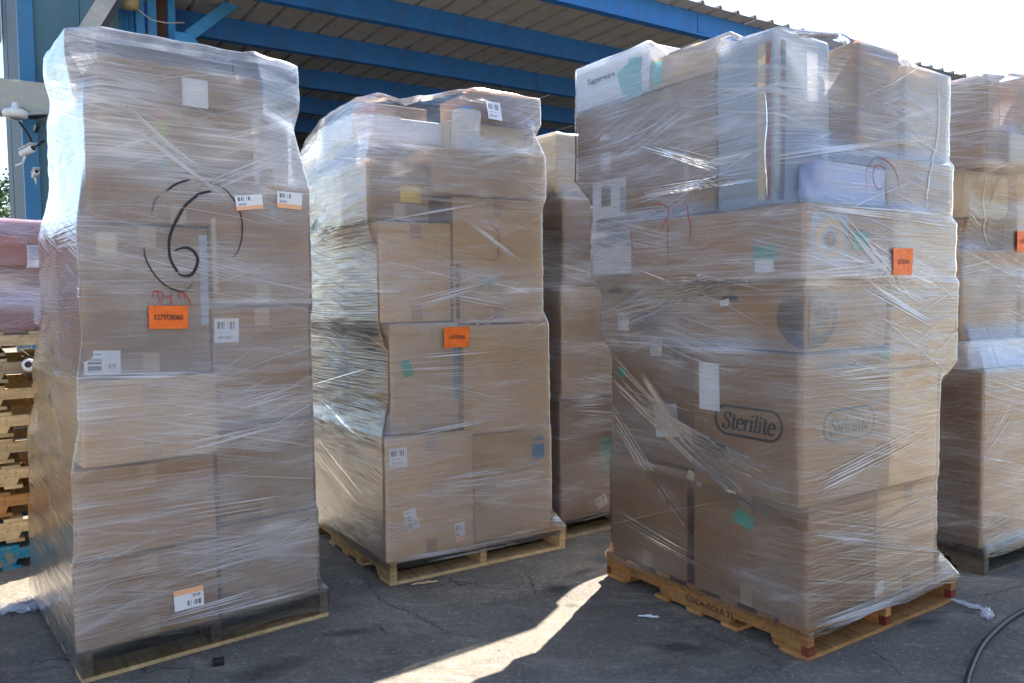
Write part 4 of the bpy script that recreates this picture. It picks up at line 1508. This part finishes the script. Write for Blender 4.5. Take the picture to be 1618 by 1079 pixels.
# ================================================================== RIGHT STACK
SR = Stack('R', (1.123, 3.02), 33.7, 'boxes of the right stack')
p_r = pallet('wooden_pallet', 'orange wooden pallet with red painted ends under the right stack', SR.fr.M, 1.08, 1.18, WOODO, WOODO, 'loaded pallets', 13, WOODR)
Box(SR, -.008, .45, .0, .585, .128, .605, K2, 'bottom near corner carton of the right stack', tape='b')
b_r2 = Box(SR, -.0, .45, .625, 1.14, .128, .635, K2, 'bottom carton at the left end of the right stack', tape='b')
b_r3 = Box(SR, .463, .912, .01, .60, .128, .60, K3, 'pale bottom right carton of the right stack')
Box(SR, .46, .91, .62, 1.16, .128, .62, KW, 'unseen white bottom carton added at the back of the right stack to bounce light', tape=None)  # out of view, added to bounce sun onto the middle stack
b_r5 = Box(SR, -.062, .515, -.01, .535, .612, 1.19, K1, 'carton with two dark oval logos on the near corner of the right stack', tape=None)
b_r6 = Box(SR, .012, .45, .562, 1.14, .645, 1.212, K2, 'dark second layer carton at the left end of the right stack', tape=None)
Box(SR, .46, .90, .55, 1.15, .645, 1.20, KW, 'unseen white second layer carton added at the back of the right stack to bounce light', tape=None)  # this and the next two also added unseen for bounced light
Box(SR, .51, .98, .62, 1.17, 1.21, 1.73, KW, 'unseen white upper carton added at the back of the right stack to bounce light', tape=None)
Box(SR, .44, .95, .51, 1.0, 1.975, 2.31, K3, 'unseen pale carton added at the top back of the right stack to bounce light', tape=None)
b_r7 = Box(SR, .522, .905, .0, .53, .608, 1.095, K3, 'pale second layer carton on the right of the right stack', tape=None)
b_r8 = Box(SR, -.03, .50, .0, .60, 1.198, 1.465, K1, 'carton with dark round print on its corner, third layer of right stack', tape=None)
b_r9 = Box(SR, -.02, .50, .612, 1.185, 1.22, 1.512, K1, 'third layer carton with dark circle and hand hole, left end of right stack', tape=None)
b_r10 = Box(SR, .515, 1.035, -.005, .60, 1.103, 1.465, K3, 'pale carton jutting out on the right of the right stack')
b_r11 = Box(SR, -.02, .40, .93, 1.255, 1.520, 1.985, KW, 'white carton with grey picture panels on the left end of right stack', tape=None)
b_r12 = Box(SR, -.072, .495, -.025, .918, 1.474, 1.752, K1, 'wide carton behind the red nine on the left face of right stack', tape=None)
b_r13 = Box(SR, .503, 1.012, .0, .58, 1.474, 1.722, K3, 'carton behind the orange label on the right stack', tape=None)
b_r14 = Box(SR, -.05, .285, .12, .42, 1.762, 2.425, KG, 'tall grey blue box at the top near corner of the right stack', tape=None, r=.018)
b_r15 = Box(SR, -.04, .42, .435, .985, 1.765, 2.33, K1, 'big brown carton beside the grey blue box on the right stack', tape='b')
b_r15b = Box(SR, -.03, .40, .435, .82, 2.338, 2.475, K3, 'pale flat carton beside the white one at top of right stack', tape=None)
b_r16 = Box(SR, -.03, .32, 1.0, 1.365, 2.0, 2.335, K2, 'small brown carton under the white one at the top left of right stack', tape=None)
b_r17 = Box(SR, -.03, .36, .832, 1.365, 2.345, 2.562, KW, 'white carton with green picture and dark lettering at top left of right stack', tape=None)
b_r21 = Box(SR, .06, .495, .0, .115, 1.762, 1.925, BLUEBAG, 'blue plastic wrapped packet below the grey blue box on right stack', tape=None, bulge=.02, r=.03, name='blue_packet', cat='packet')
b_r22 = Box(SR, .508, .975, .0, .50, 1.73, 1.968, K1, 'brown carton under the two boxes at the top right of right stack')
b_r19 = Box(SR, .305, .60, .02, .36, 1.975, 2.40, K1, 'tall brown carton next to the grey blue box at top of right stack', rot=0, tape=None)
b_r20 = Box(SR, .625, .962, .01, .38, 1.978, 2.355, K3, 'pale carton at the top right corner of the right stack', tape=None)
# prints and labels
def oval(box, face, u, z, w, h, mat, t=.006):
    n = 40
    pts, F = [], []
    r_ = h / 2
    ring = []
    for k_ in range(n):
        a = 2 * math.pi * k_ / n
        cx_ = (w / 2 - r_) * (1 if math.cos(a) > 0 else -1)
        ring.append((cx_, r_, a))
    for cx_, rr_, a in ring:
        for q in (rr_, rr_ - t):
            pts.append((u + cx_ + q * math.cos(a), z + q * math.sin(a)))
    for k_ in range(n):
        j = (k_ + 1) % n
        F.append((2 * k_, 2 * j, 2 * j + 1, 2 * k_ + 1))
    return box.stick('logo_oval', face, pts, F, mat)


for face, u, z in (('b', .245, .905), ('a', .235, .905)):
    oval(b_r5, face, u, z, .345, .13, INK, .011)
    b_r5.text('logo_lettering', face, 'Sterilite', u, z - .002, .092, INK, .18, .0016, stretch=.92)
b_r5.text('print_line', 'a', 'STACKABLE STORAGE', .19, 1.135, .026, BLUEP, 0, .0)
b_r5.disk('green_mark', 'a', *SR.fr.fa(1397, 555), .045, .03, GREENP)
b_r5.decal('white_sticker', 'b', *SR.fr.fb(1125, 610, -.045), .11, .2, PAPER)
b_r8.disk('round_print', 'a', .0, 1.33, .16, .12, GREYINK)
b_r8.disk('round_print', 'b', .0, 1.33, .13, .12, GREYINK)
b_r8.disk('ring_print', 'a', .055, 1.33, .075, .07, K1, .003, .62)
b_r8.disk('hand_hole', 'b', .36, 1.39, .045, .03, INK, .002, 0, (0, math.pi))
b_r8.decal('torn_patch', 'b', .385, 1.385, .05, .025, PAPER, 10, .003)
b_r9.disk('round_print', 'b', .86, 1.37, .14, .13, GREYINK)
b_r9.disk('hand_hole', 'b', 1.08, 1.43, .05, .035, INK, .002, 0, (0, math.pi))
b_r9.decal('shipping_label', 'b', *SR.fr.fb(986, 508, -.02), .075, .085, LAB0)
b_r6.decal('shipping_label', 'b', *SR.fr.fb(1034, 547, .0), .075, .09, LAB0)
b_r6.disk('hand_hole', 'b', *SR.fr.fb(1066, 555, .0), .02, .055, INK)
b_r6.decal('green_mark', 'b', *SR.fr.fb(980, 588, .0), .07, .05, GREENP)
b_r6.decal('white_sheet', 'b', *SR.fr.fb(1050, 665, .0), .15, .15, PAPER, 8)
for k_, (x0, y0, w, h) in enumerate(((955, 310, .07, .1), (985, 315, .07, .12), (968, 355, .26, .07), (970, 380, .27, .06))):
    b_r11.decal('picture_panel', 'b', *SR.fr.fb(x0, y0, -.03), w, h, (GREYINK, KG, GREYINK, KG)[k_])
b_r11.decal('blank_panel', 'b', *SR.fr.fb(974, 408, -.03), .29, .15, PAPER)
b_r12.decal('blue_print', 'a', .075, 1.62, .22, .2, KG)
b_r12.disk('ring_print', 'a', .075, 1.62, .09, .08, K3, .003, .6)
b_r12.disk('dot_print', 'a', .075, 1.62, .035, .03, K2, .003)
b_r12.decal('pink_mark', 'a', .30, 1.615, .12, .10, KR)
b_r12.decal('green_mark', 'a', .27, 1.62, .11, .075, GREENP, 0, .003)
b_r12.decal('green_label', 'b', *SR.fr.fb(1210, 402, -.07), .11, .07, GREENP)
b_r12.decal('white_sticker', 'b', *SR.fr.fb(1209, 420, -.07), .09, .05, PAPER, 0, .003)
b_r14.decal('long_label', 'a', *SR.fr.fa(1283, 122, .12), .07, .19, PAPER)
b_r14.decal('cream_edge', 'b', .185, 2.08, .035, .60, KC, 0, .004)
b_r14.decal('corner_board', 'b', .155, 2.08, .016, .60, KR, 0, .004)
b_r14.decal('corner_board', 'a', -.018, 2.08, .024, .60, KD, 0, .004)
b_r16.decal('shipping_label', 'b', *SR.fr.fb(956, 255, -.03), .075, .085, LAB0)
b_r16.disk('torn_patch', 'b', *SR.fr.fb(955, 222, -.03), .045, .03, PAPER, .0015, 0, (0, math.pi))
b_r17.text('lettering', 'b', 'Tupperware', *SR.fr.fb(950, 124, -.03), .042, INK, 0, .0004)
for (x0, y0, w, h, r_) in ((990, 120, .10, .09, 20), (1003, 112, .09, .12, -8), (995, 142, .10, .08, 12), (1006, 135, .07, .1, 0)):
    b_r17.decal('picture_shape', 'b', *SR.fr.fb(x0, y0, -.03), w, h, TEALP, r_, .0015 + .0004 * (r_ % 7))
b_r15.decal('tape_strip', 'b', .6, 2.0, .03, .3, CTAPE)
b_r15b.decal('teal_stripe', 'b', .78, 2.4, .06, .12, TEALP)
b_r3.decal('shipping_label', 'a', *SR.fr.fa(1389, 937), .105, .075, LAB2, 14)
SR.boxes[0].decal('green_mark', 'b', *SR.fr.fb(1178, 820, .0), .10, .06, GREENP, -12)
SR.boxes[0].decal('white_sticker', 'b', *SR.fr.fb(1100, 755, .0), .09, .045, KC, -20)
# stencil on the pallet's left stringer
tv, tf = text_geo('COCA-COLA 21', .038, 0, .0006)
s0 = [o_ for o_ in p_r.children if o_.name.startswith('stringer')][0]
u0 = SR.fr.fb(1120, 957)
st_ = obj('stencil', mesh('stencil', [(-.0205, u0[0] - x_, .040 + y_) for x_, y_ in tv], [f[::-1] for f in tf], BROWNINK), s0)
f_r = Film(SR, 'stretch_film', 'clear streaky stretch film wound round the right stack', FILM_R, (-.005, 1.085, -.005, 1.18), .10, 45, fold=.06, top=.0, dens=1.0, fold_drop=.02, wr=1.0, zslope=.7, topd=-.45, topr=.34, ledge_glints=(.61, 1.10, 1.19, 1.47, 1.73, 1.76, 1.97))
f_r.sticker('a', *SR.fr.fa(1412, 414), .152, .108, ORANGE, 'EGTO0060', rot=1, label='orange paper label on the right stack', tsize=.022)
zl = lambda pts: [(900 + x_ / 2.569, 20 + y_ / 2.569) for x_, y_ in pts]
for p, w in (([(415, 890), (440, 855), (450, 815), (430, 788), (395, 778), (370, 782)], .006), ([(448, 820), (455, 940), (458, 1040)], .005), ([(345, 722), (385, 709), (430, 710), (470, 725)], .0055), ([(505, 765), (535, 820), (547, 880), (540, 930)], .0065), ([(312, 845), (303, 900), (312, 970), (335, 1022)], .004)):
    mark(f_r, 'marker_ring', 'b', zl(p), w * .72, REDMARK)
zb = lambda pts: [(1240 + x_ / 4.905, 240 + y_ / 4.905) for x_, y_ in pts]
for p, w in (([(705, 30), (760, 60), (815, 110), (850, 190), (865, 290)], .005), ([(612, 300), (610, 160), (650, 85), (705, 40)], .003), ([(628, 475), (680, 515), (760, 520), (835, 490)], .004), ([(765, 155), (740, 115), (690, 113), (665, 160), (667, 230), (705, 292), (745, 268)], .005), ([(756, 180), (757, 330), (755, 470)], .0035)):
    mark(f_r, 'marker_ring', 'a', zb(p), w * .72, REDMARK)
for a_ in (((1290, 330), (1440, 520), (1330, 350), (1440, 470), 7), ((1440, 430), (1290, 330), (1500, 570), (1320, 480), 5), ((1275, 590), (1480, 560), (1280, 620), (1480, 610), 4), ((1270, 760), (1470, 660), (1275, 790), (1470, 690), 5), ((1275, 835), (1480, 850), (1275, 845), (1480, 880), 4), ((1280, 980), (1500, 900), (1280, 1000), (1500, 925), 10), ((1265, 430), (1500, 400), (1265, 445), (1500, 430), 6), ((1232, 240), (1495, 210), (1232, 250), (1495, 220), 5), ((1240, 320), (1500, 340), (1260, 330), (1500, 360), 6)):
    f_r.fan('a', *a_[:4], int(a_[4] * 1.6), .0036)
for a_ in (((955, 545), (1262, 830), (955, 600), (1262, 850), 9), ((960, 630), (1090, 800), (960, 660), (1100, 850), 5), ((1000, 620), (1260, 745), (1010, 640), (1262, 790), 6), ((970, 800), (1130, 890), (970, 820), (1140, 910), 4), ((1000, 215), (1220, 270), (1010, 235), (1180, 290), 4), ((950, 460), (1255, 415), (950, 520), (1255, 440), 7), ((1030, 300), (1225, 270), (1020, 315), (1225, 285), 5), ((1010, 580), (1110, 720), (1020, 580), (1160, 760), 4)):
    f_r.fan('b', *a_[:4], int(a_[4] * 1.6), .004)
# taut rope of film rising along the right-hand end
f_r.ribbon('film_rope', 'a', f_r.px('a', smooth_path([(1482, 130), (1484, 180), (1480, 225), (1468, 260), (1460, 300), (1458, 330)])), .009, FILM_L, .004)
f_r.ribbon('film_rope', 'b', f_r.px('b', smooth_path([(1226, 150), (1229, 190), (1226, 240), (1229, 310)])), .007, FILM_L, .004)

f_r.long_strands(34, 7, .9, 1.15, 2.3)

# ================================================================== REAR STACK behind the middle one
ST = Stack('T', (.27, 4.60), 35.0, 'boxes of the rear stack')
pallet('wooden_pallet', 'wooden pallet under the rear stack between middle and right stacks', ST.fr.M, 1.02, 1.20, WOODG, WOODY, 'loaded pallets', 14)
b_t1 = Box(ST, .005, .46, .0, .55, .128, .815, K1, 'bottom carton with green print, rear stack')
Box(ST, .47, .98, .0, .55, .128, .80, K1, 'bottom right carton of the rear stack')
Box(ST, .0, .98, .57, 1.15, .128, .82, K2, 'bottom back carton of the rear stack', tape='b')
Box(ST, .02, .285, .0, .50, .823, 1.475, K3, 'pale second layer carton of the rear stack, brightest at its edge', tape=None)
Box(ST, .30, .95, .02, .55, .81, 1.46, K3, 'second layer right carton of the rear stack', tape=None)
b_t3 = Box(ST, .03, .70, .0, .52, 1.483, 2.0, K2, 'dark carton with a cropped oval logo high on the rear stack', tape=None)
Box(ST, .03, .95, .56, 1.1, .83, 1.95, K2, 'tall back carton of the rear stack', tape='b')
b_t4 = Box(ST, -.0, .19, .02, .5, 2.008, 2.34, KC, 'cream carton at the top of the rear stack beside the middle stack', tape=None)
Box(ST, .20, .85, .05, .5, 2.008, 2.33, K3, 'pale carton at the top of the rear stack beside the right stack', tape=None)
oval(b_t3, 'b', .16, 1.74, .34, .15, INK)
b_t3.text('logo_lettering', 'b', 'Sterilite', .16, 1.74, .095, INK, .18, .0006, stretch=.92)
b_t1.decal('green_print', 'a', *ST.fr.fa(957, 718), .10, .20, GREENP)
b_t1.decal('shipping_label', 'a', *ST.fr.fa(950, 792), .09, .07, LAB0, 22)
f_t = Film(ST, 'stretch_film', 'bright stretch film wound round the rear stack', FILM_L, (0, 1.02, 0, 1.2), .10, 57, M=360, dz=.016, fold=.4, dens=1.0, ledge_glints=(.82, 1.48, 2.0))
for a_ in (((885, 640), (978, 620), (885, 650), (978, 660), 5), ((885, 830), (975, 805), (885, 838), (975, 815), 5)):
    f_t.fan('a', *a_)

# ================================================================== FAR RIGHT STACK
SF = Stack('F', (2.34, 3.935), 31.5, 'boxes of the far right stack')
pallet('wooden_pallet', 'dark stained pallet under the far right stack, cut by the frame', SF.fr.M, 1.05, 1.20, WOODD, WOODD, 'loaded pallets', 15)
Box(SF, .0, .62, .03, .55, .128, 1.015, K1, 'tall bottom carton at the near corner of the far right stack', tape=None)
Box(SF, .63, 1.0, .03, .55, .128, .98, K1, 'tall bottom carton on the right of the far right stack', tape=None)
Box(SF, .0, 1.0, .57, 1.15, .128, 1.0, K2, 'tall bottom carton at the back of the far right stack', tape='b')
Box(SF, .0, .98, .10, 1.1, 1.024, 1.165, KW, 'flat whitish carton in the middle of the far right stack', tape=None)
b_f3 = Box(SF, .0, .56, .15, .62, 1.173, 1.63, K1, 'carton with faint lettering half way up the far right stack', tape=None)
Box(SF, .57, .98, .13, .62, 1.173, 1.60, K1, 'carton half way up on the right of the far right stack', tape=None)
Box(SF, .0, .98, .64, 1.1, 1.173, 1.62, K2, 'carton half way up at the back of the far right stack', tape='b')
Box(SF, .03, .55, .16, .6, 1.638, 1.785, K2, 'low carton under the cream rounded one on the far right stack', tape=None)
Box(SF, .0, .42, .12, .26, 1.793, 2.035, KC, 'cream carton with a rounded end jutting from the far right stack', tape=None, r=.045)
Box(SF, .43, .96, .1, .6, 1.61, 2.03, K3, 'pale carton at the upper right of the far right stack', tape=None)
Box(SF, .0, .40, .28, .85, 1.793, 2.04, K1, 'carton behind the cream rounded one on the far right stack', tape=None)
Box(SF, .0, .13, .04, .40, 2.045, 2.465, K1, 'upright narrow carton at the top left of the far right stack', tape=None)
Box(SF, .27, .62, .0, .40, 2.21, 2.485, K1, 'carton at the top of the far right stack at the frame edge', tape=None)
Box(SF, .15, .60, .0, .40, 2.045, 2.2, K3, 'low carton under the topmost one of the far right stack', tape=None)
b_f3.text('print_line', 'a', 'TUMBLERS', .3, 1.42, .05, GREYINK)
f_f = Film(SF, 'stretch_film', 'clear stretch film wound round the far right stack', FILM_R, (0, 1.05, 0, 1.2), .09, 69, M=400, dz=.014, fold=.12, dens=1.0, zslope=1.6, ledge_glints=(1.02, 1.17, 1.63, 1.79, 2.04))
f_f.sticker('a', *SF.fr.fa(1646, 380), .15, .11, ORANGE, 'EGTO0060', label='orange paper label cut by the right frame edge', tsize=.026)
for a_ in (((1555, 720), (1618, 735), (1555, 730), (1618, 728), 3), ((1560, 830), (1618, 800), (1560, 870), (1618, 850), 6), ((1550, 720), (1618, 600), (1550, 740), (1618, 640), 4), ((1530, 260), (1600, 330), (1530, 300), (1618, 390), 6), ((1530, 430), (1618, 400), (1530, 440), (1618, 420), 4)):
    f_f.fan('a', *a_)
f_f.ribbon('film_rope', 'a', f_f.px('a', smooth_path([(1570, 265), (1582, 290), (1590, 340), (1600, 385), (1608, 405)])), .008, FILM_L, .004)

# ================================================================== EMPTY PALLETS AND RED LOAD AT THE LEFT EDGE
SX = Stack('X', (-2.6, 4.27), 33.8, 'red boxes on the pallet pile')
ORD = ['lowest', 'second lowest', 'third lowest', 'fourth lowest', 'fifth lowest', 'sixth lowest', 'seventh lowest', 'eighth lowest', 'topmost']
z = 0.0
for i, o_ in enumerate(ORD):
    mt = WOODB if i == 0 else (WOODY, WOODO, WOODY, WOODY, WOODY, WOODY, WOODG, WOODG)[i - 1]  # mostly pale wood, giving the shaded pile a sunlit tone
    dx, dy = rnd.uniform(-.03, .03), rnd.uniform(-.02, .02)
    mw = SX.fr.M @ Matrix.Translation((.30 + dx, .0 + dy, z)) @ Matrix.Rotation(R(90 + rnd.uniform(-.8, .8)), 4, 'Z')
    lab = ('faded blue pallet, lowest in the pile at the left edge' if i == 0 else '%s %s pallet in the pile at the left edge' % (o_, 'yellow wooden' if mt is WOODY else 'brown wooden' if mt is WOODO else 'weathered wooden'))
    pallet('wooden_pallet', lab, mw, 1.02, 1.22, mt, WOODB if i == 0 else WOODG if i % 2 else mt, 'pallets piled at the left edge', 30 + i)
    z += PALH + .0165
ZT = z - .014
Box(SX, -.92, .06, .02, .9, ZT, ZT + .14, KP, 'dark red flat carton, lowest on the pallet pile', tape=None)
Box(SX, -.92, .20, .05, .9, ZT + .146, ZT + .34, KP, 'dark red carton second from the bottom on the pallet pile', tape=None)
Box(SX, -.92, .035, .0, .9, ZT + .346, ZT + .505, KR, 'brick red carton set forward near the top of the pallet pile', tape=None)
Box(SX, -.92, .25, .04, .9, ZT + .511, ZT + .58, KR, 'thin red carton on top of the pallet pile', tape=None)
f_x = Film(SX, 'stretch_film', 'lilac tinted stretch film round the red load on the pallet pile', FILM_P, (-.92, .26, .0, .9), ZT - .02, 77, M=300, dz=.014, fold=.3, pal_h=-1)
c = SX.fr.w(*[SX.fr.fa(46, 577, -.05)[0], -.05, SX.fr.fa(46, 577, -.05)[1]])
tr2 = empty('tape_roll', Matrix.Translation(c) @ Matrix.Rotation(R(75), 4, 'X') @ Matrix.Rotation(R(20), 4, 'Y'))
tag(tr2, 'white roll of tape tucked into the edge of the pallet pile', 'tape roll')
obj('wound_tape', mesh('wound_tape', *lathe_geo([(.018, -.022), (.031, -.022), (.033, -.015), (.033, .015), (.031, .022), (.018, .022)], 22), WHITEP, True), tr2)
obj('core', mesh('core', *lathe_geo([(.004, -.0225), (.0175, -.0225), (.0175, .0225), (.004, .0225)], 16), BROWNINK, True), tr2)

# ================================================================== SMALL THINGS ON THE GROUND
pts = [ground(*p, .011) for p in ((1524, 1100), (1527, 1082), (1535, 1055), (1552, 1020), (1580, 990), (1612, 968), (1650, 950), (1720, 925))]
pts = [Vector(p) for p in smooth_path([(p.x, p.y) for p in pts], 6) for p in [(p[0], p[1], .0115)]]
tag(obj('power_cable', mesh('power_cable', *tube_geo(pts, .0105, 8), BLACKP, True)), 'thick black cable lying on the concrete at the bottom right', 'cable')


def scrap(name, label, px, py, sx, sy, hz, mat, seed, cat='film scrap', group=None, rz=0.0):
    rr = random.Random(seed)
    n = 12
    V, F = [], []
    for j in range(n + 1):
        for i in range(n + 1):
            x_, y_ = (i / n - .5) * sx, (j / n - .5) * sy
            e = 1 - .75 * abs(2 * i / n - 1) ** 2
            nz = mnoise.noise(Vector((i * .45 + seed, j * .8, seed * .7)))
            nz2 = mnoise.noise(Vector((i * .9 + seed * 3, j * .35, 5.5)))
            V.append((x_ + nz2 * sx * .08, y_ * e + nz * sy * .4, .005 + hz * max(0, .45 + nz * 1.1) * (.4 + .6 * e)))
    for j in range(n):
        for i in range(n):
            F.append((j * (n + 1) + i, j * (n + 1) + i + 1, (j + 1) * (n + 1) + i + 1, (j + 1) * (n + 1) + i))
    me = mesh(name, V, F, mat, False, [(v[0], v[1]) for v in V])
    at = me.attributes.new('dens', 'FLOAT', 'POINT')
    at.data.foreach_set('value', [1.0] * len(V))
    g = ground(px, py)
    o_ = obj(name, me, None, Matrix.Translation((g.x, g.y, 0)) @ Matrix.Rotation(R(rz), 4, 'Z'))
    tag(o_, label, cat, group)
    return o_


scrap('film_scrap', 'crumpled clear film tail on the ground left of the stack marked six', 45, 962, .28, .12, .035, FILM_L, 3, rz=25)
scrap('film_scrap', 'small crumpled knot of film on the ground beside the black cable', 1560, 978, .055, .05, .045, FILM_L, 8)
scrap('film_scrap', 'thin strip of film trailing from the right pallet corner', 1525, 958, .22, .025, .02, ROPE, 9, rz=-52)
scrap('paper_scrap', 'torn white scrap on the ground left of the right pallet', 1025, 976, .09, .012, .006, PAPER, 12, 'scrap', rz=-12)
scrap('wood_splinter', 'splintered strip of pale wood by the middle pallet corner', 670, 923, .13, .016, .008, WOODY, 14, 'splinter', rz=20)
g = ground(345, 1050)
o_ = obj('black_block', bevelled('black_block', (.045, .036, .024), .006, BLACKP), None, Matrix.Translation((g.x, g.y, .0125)) @ Matrix.Rotation(R(20), 4, 'Z'))
tag(o_, 'small black block on the concrete in front of the stack marked six', 'block')

# cracks and old stains in the concrete
gr_ob = bpy.data.objects['ground']
CRACK = plain('crack', (0.02, 0.02, 0.02), 0.95)


def crack(pts, w, seed):
    rr_ = random.Random(seed)
    P_ = [ground(*p) for p in smooth_path(pts, 14)]
    V, F = [], []
    for i, p in enumerate(P_):
        t = (P_[min(i + 1, len(P_) - 1)] - P_[max(i - 1, 0)]).normalized()
        n_ = Vector((-t.y, t.x, 0))
        c_ = p + n_ * rr_.gauss(0, .007)
        e = i / (len(P_) - 1)
        ww = w * rr_.uniform(.35, 1.2) * min(1, .2 + 4 * min(e, 1 - e))
        V += [(c_ + n_ * ww).to_tuple()[:2] + (.0022,), (c_ - n_ * ww).to_tuple()[:2] + (.0022,)]
        if i: F.append((2 * i - 2, 2 * i - 1, 2 * i + 1, 2 * i))
    obj('crack', mesh('crack', V, F, CRACK), gr_ob)


crack([(572, 905), (585, 930), (612, 955), (650, 968), (680, 985), (705, 1000), (745, 1006), (790, 1002)], .0024, 1)
crack([(815, 890), (835, 905), (842, 925), (850, 945)], .0022, 2)
crack([(598, 985), (606, 996), (612, 1002)], .003, 3)
crack([(1535, 945), (1570, 938), (1618, 925), (1690, 905)], .002, 4)
crack([(1360, 1020), (1395, 1040), (1420, 1062), (1450, 1085)], .0018, 5)
crack([(1090, 985), (1130, 1010), (1190, 1025), (1240, 1060)], .0018, 6)


def stain_mat():
    m = Mat('oil stain', (0.03, 0.03, 0.032), 0.5, 0.4)
    tc = m.node('TexCoord')
    ln = m.node('VectorMath', operation='LENGTH')
    m.L.new(tc.outputs['UV'], ln.inputs[0])
    n = m.noise(m.coord('Object'), 16, 5, 0.65)
    f = m.math('ADD', ln.outputs['Value'], m.math('MULTIPLY', m.math('SUBTRACT', n, 0.5), 0.9))
    al = m.rng(f, 0.2, 0.95, 0.4, 0)
    m.L.new(al, m.b.inputs['Alpha'])
    return m.m


STAIN = stain_mat()
for i, (px, py, rx, ry, rz_) in enumerate(((880, 932, .10, .07, 20), (903, 957, .05, .035, 0), (920, 905, .16, .05, 40), (555, 1000, .16, .04, 10), (1075, 1025, .2, .07, -20), (420, 1062, .22, .09, 38), (1460, 985, .12, .06, 10))):
    V = [(0, 0, 0)] + [(rx * math.cos(k_ * math.pi / 12), ry * math.sin(k_ * math.pi / 12), 0) for k_ in range(24)]
    uv = [(0, 0)] + [(math.cos(k_ * math.pi / 12), math.sin(k_ * math.pi / 12)) for k_ in range(24)]
    F = [(0, 1 + k_, 1 + (k_ + 1) % 24) for k_ in range(24)]
    g = ground(px, py)
    obj('stain', mesh('stain', V, F, STAIN, False, uv), gr_ob, Matrix.Translation((g.x, g.y, .004 + .0005 * i)) @ Matrix.Rotation(R(rz_), 4, 'Z'))
# loose grit on the concrete
V, F = [], []
rr = random.Random(5)
for _ in range(420):
    g = ground(rr.uniform(-50, 1700), rr.uniform(880, 1120))
    q = rr.uniform(.0015, .0055)
    h = [(rr.uniform(.6, 1.3) * q * math.cos(k_ * 1.257), rr.uniform(.6, 1.3) * q * math.sin(k_ * 1.257)) for k_ in range(5)]
    o0 = len(V)
    V += [(g.x + x_, g.y + y_, -.001) for x_, y_ in h] + [(g.x + x_ * .6, g.y + y_ * .6, q * rr.uniform(.5, 1.1)) for x_, y_ in h]
    F += [(o0 + k_, o0 + (k_ + 1) % 5, o0 + 5 + (k_ + 1) % 5, o0 + 5 + k_) for k_ in range(5)] + [tuple(o0 + 5 + k_ for k_ in range(5))]
tag(obj('grit', mesh('grit', V, F, plain('grit', (.25, .24, .22), .9))), 'loose grit scattered over the concrete yard', 'grit', kind='stuff')
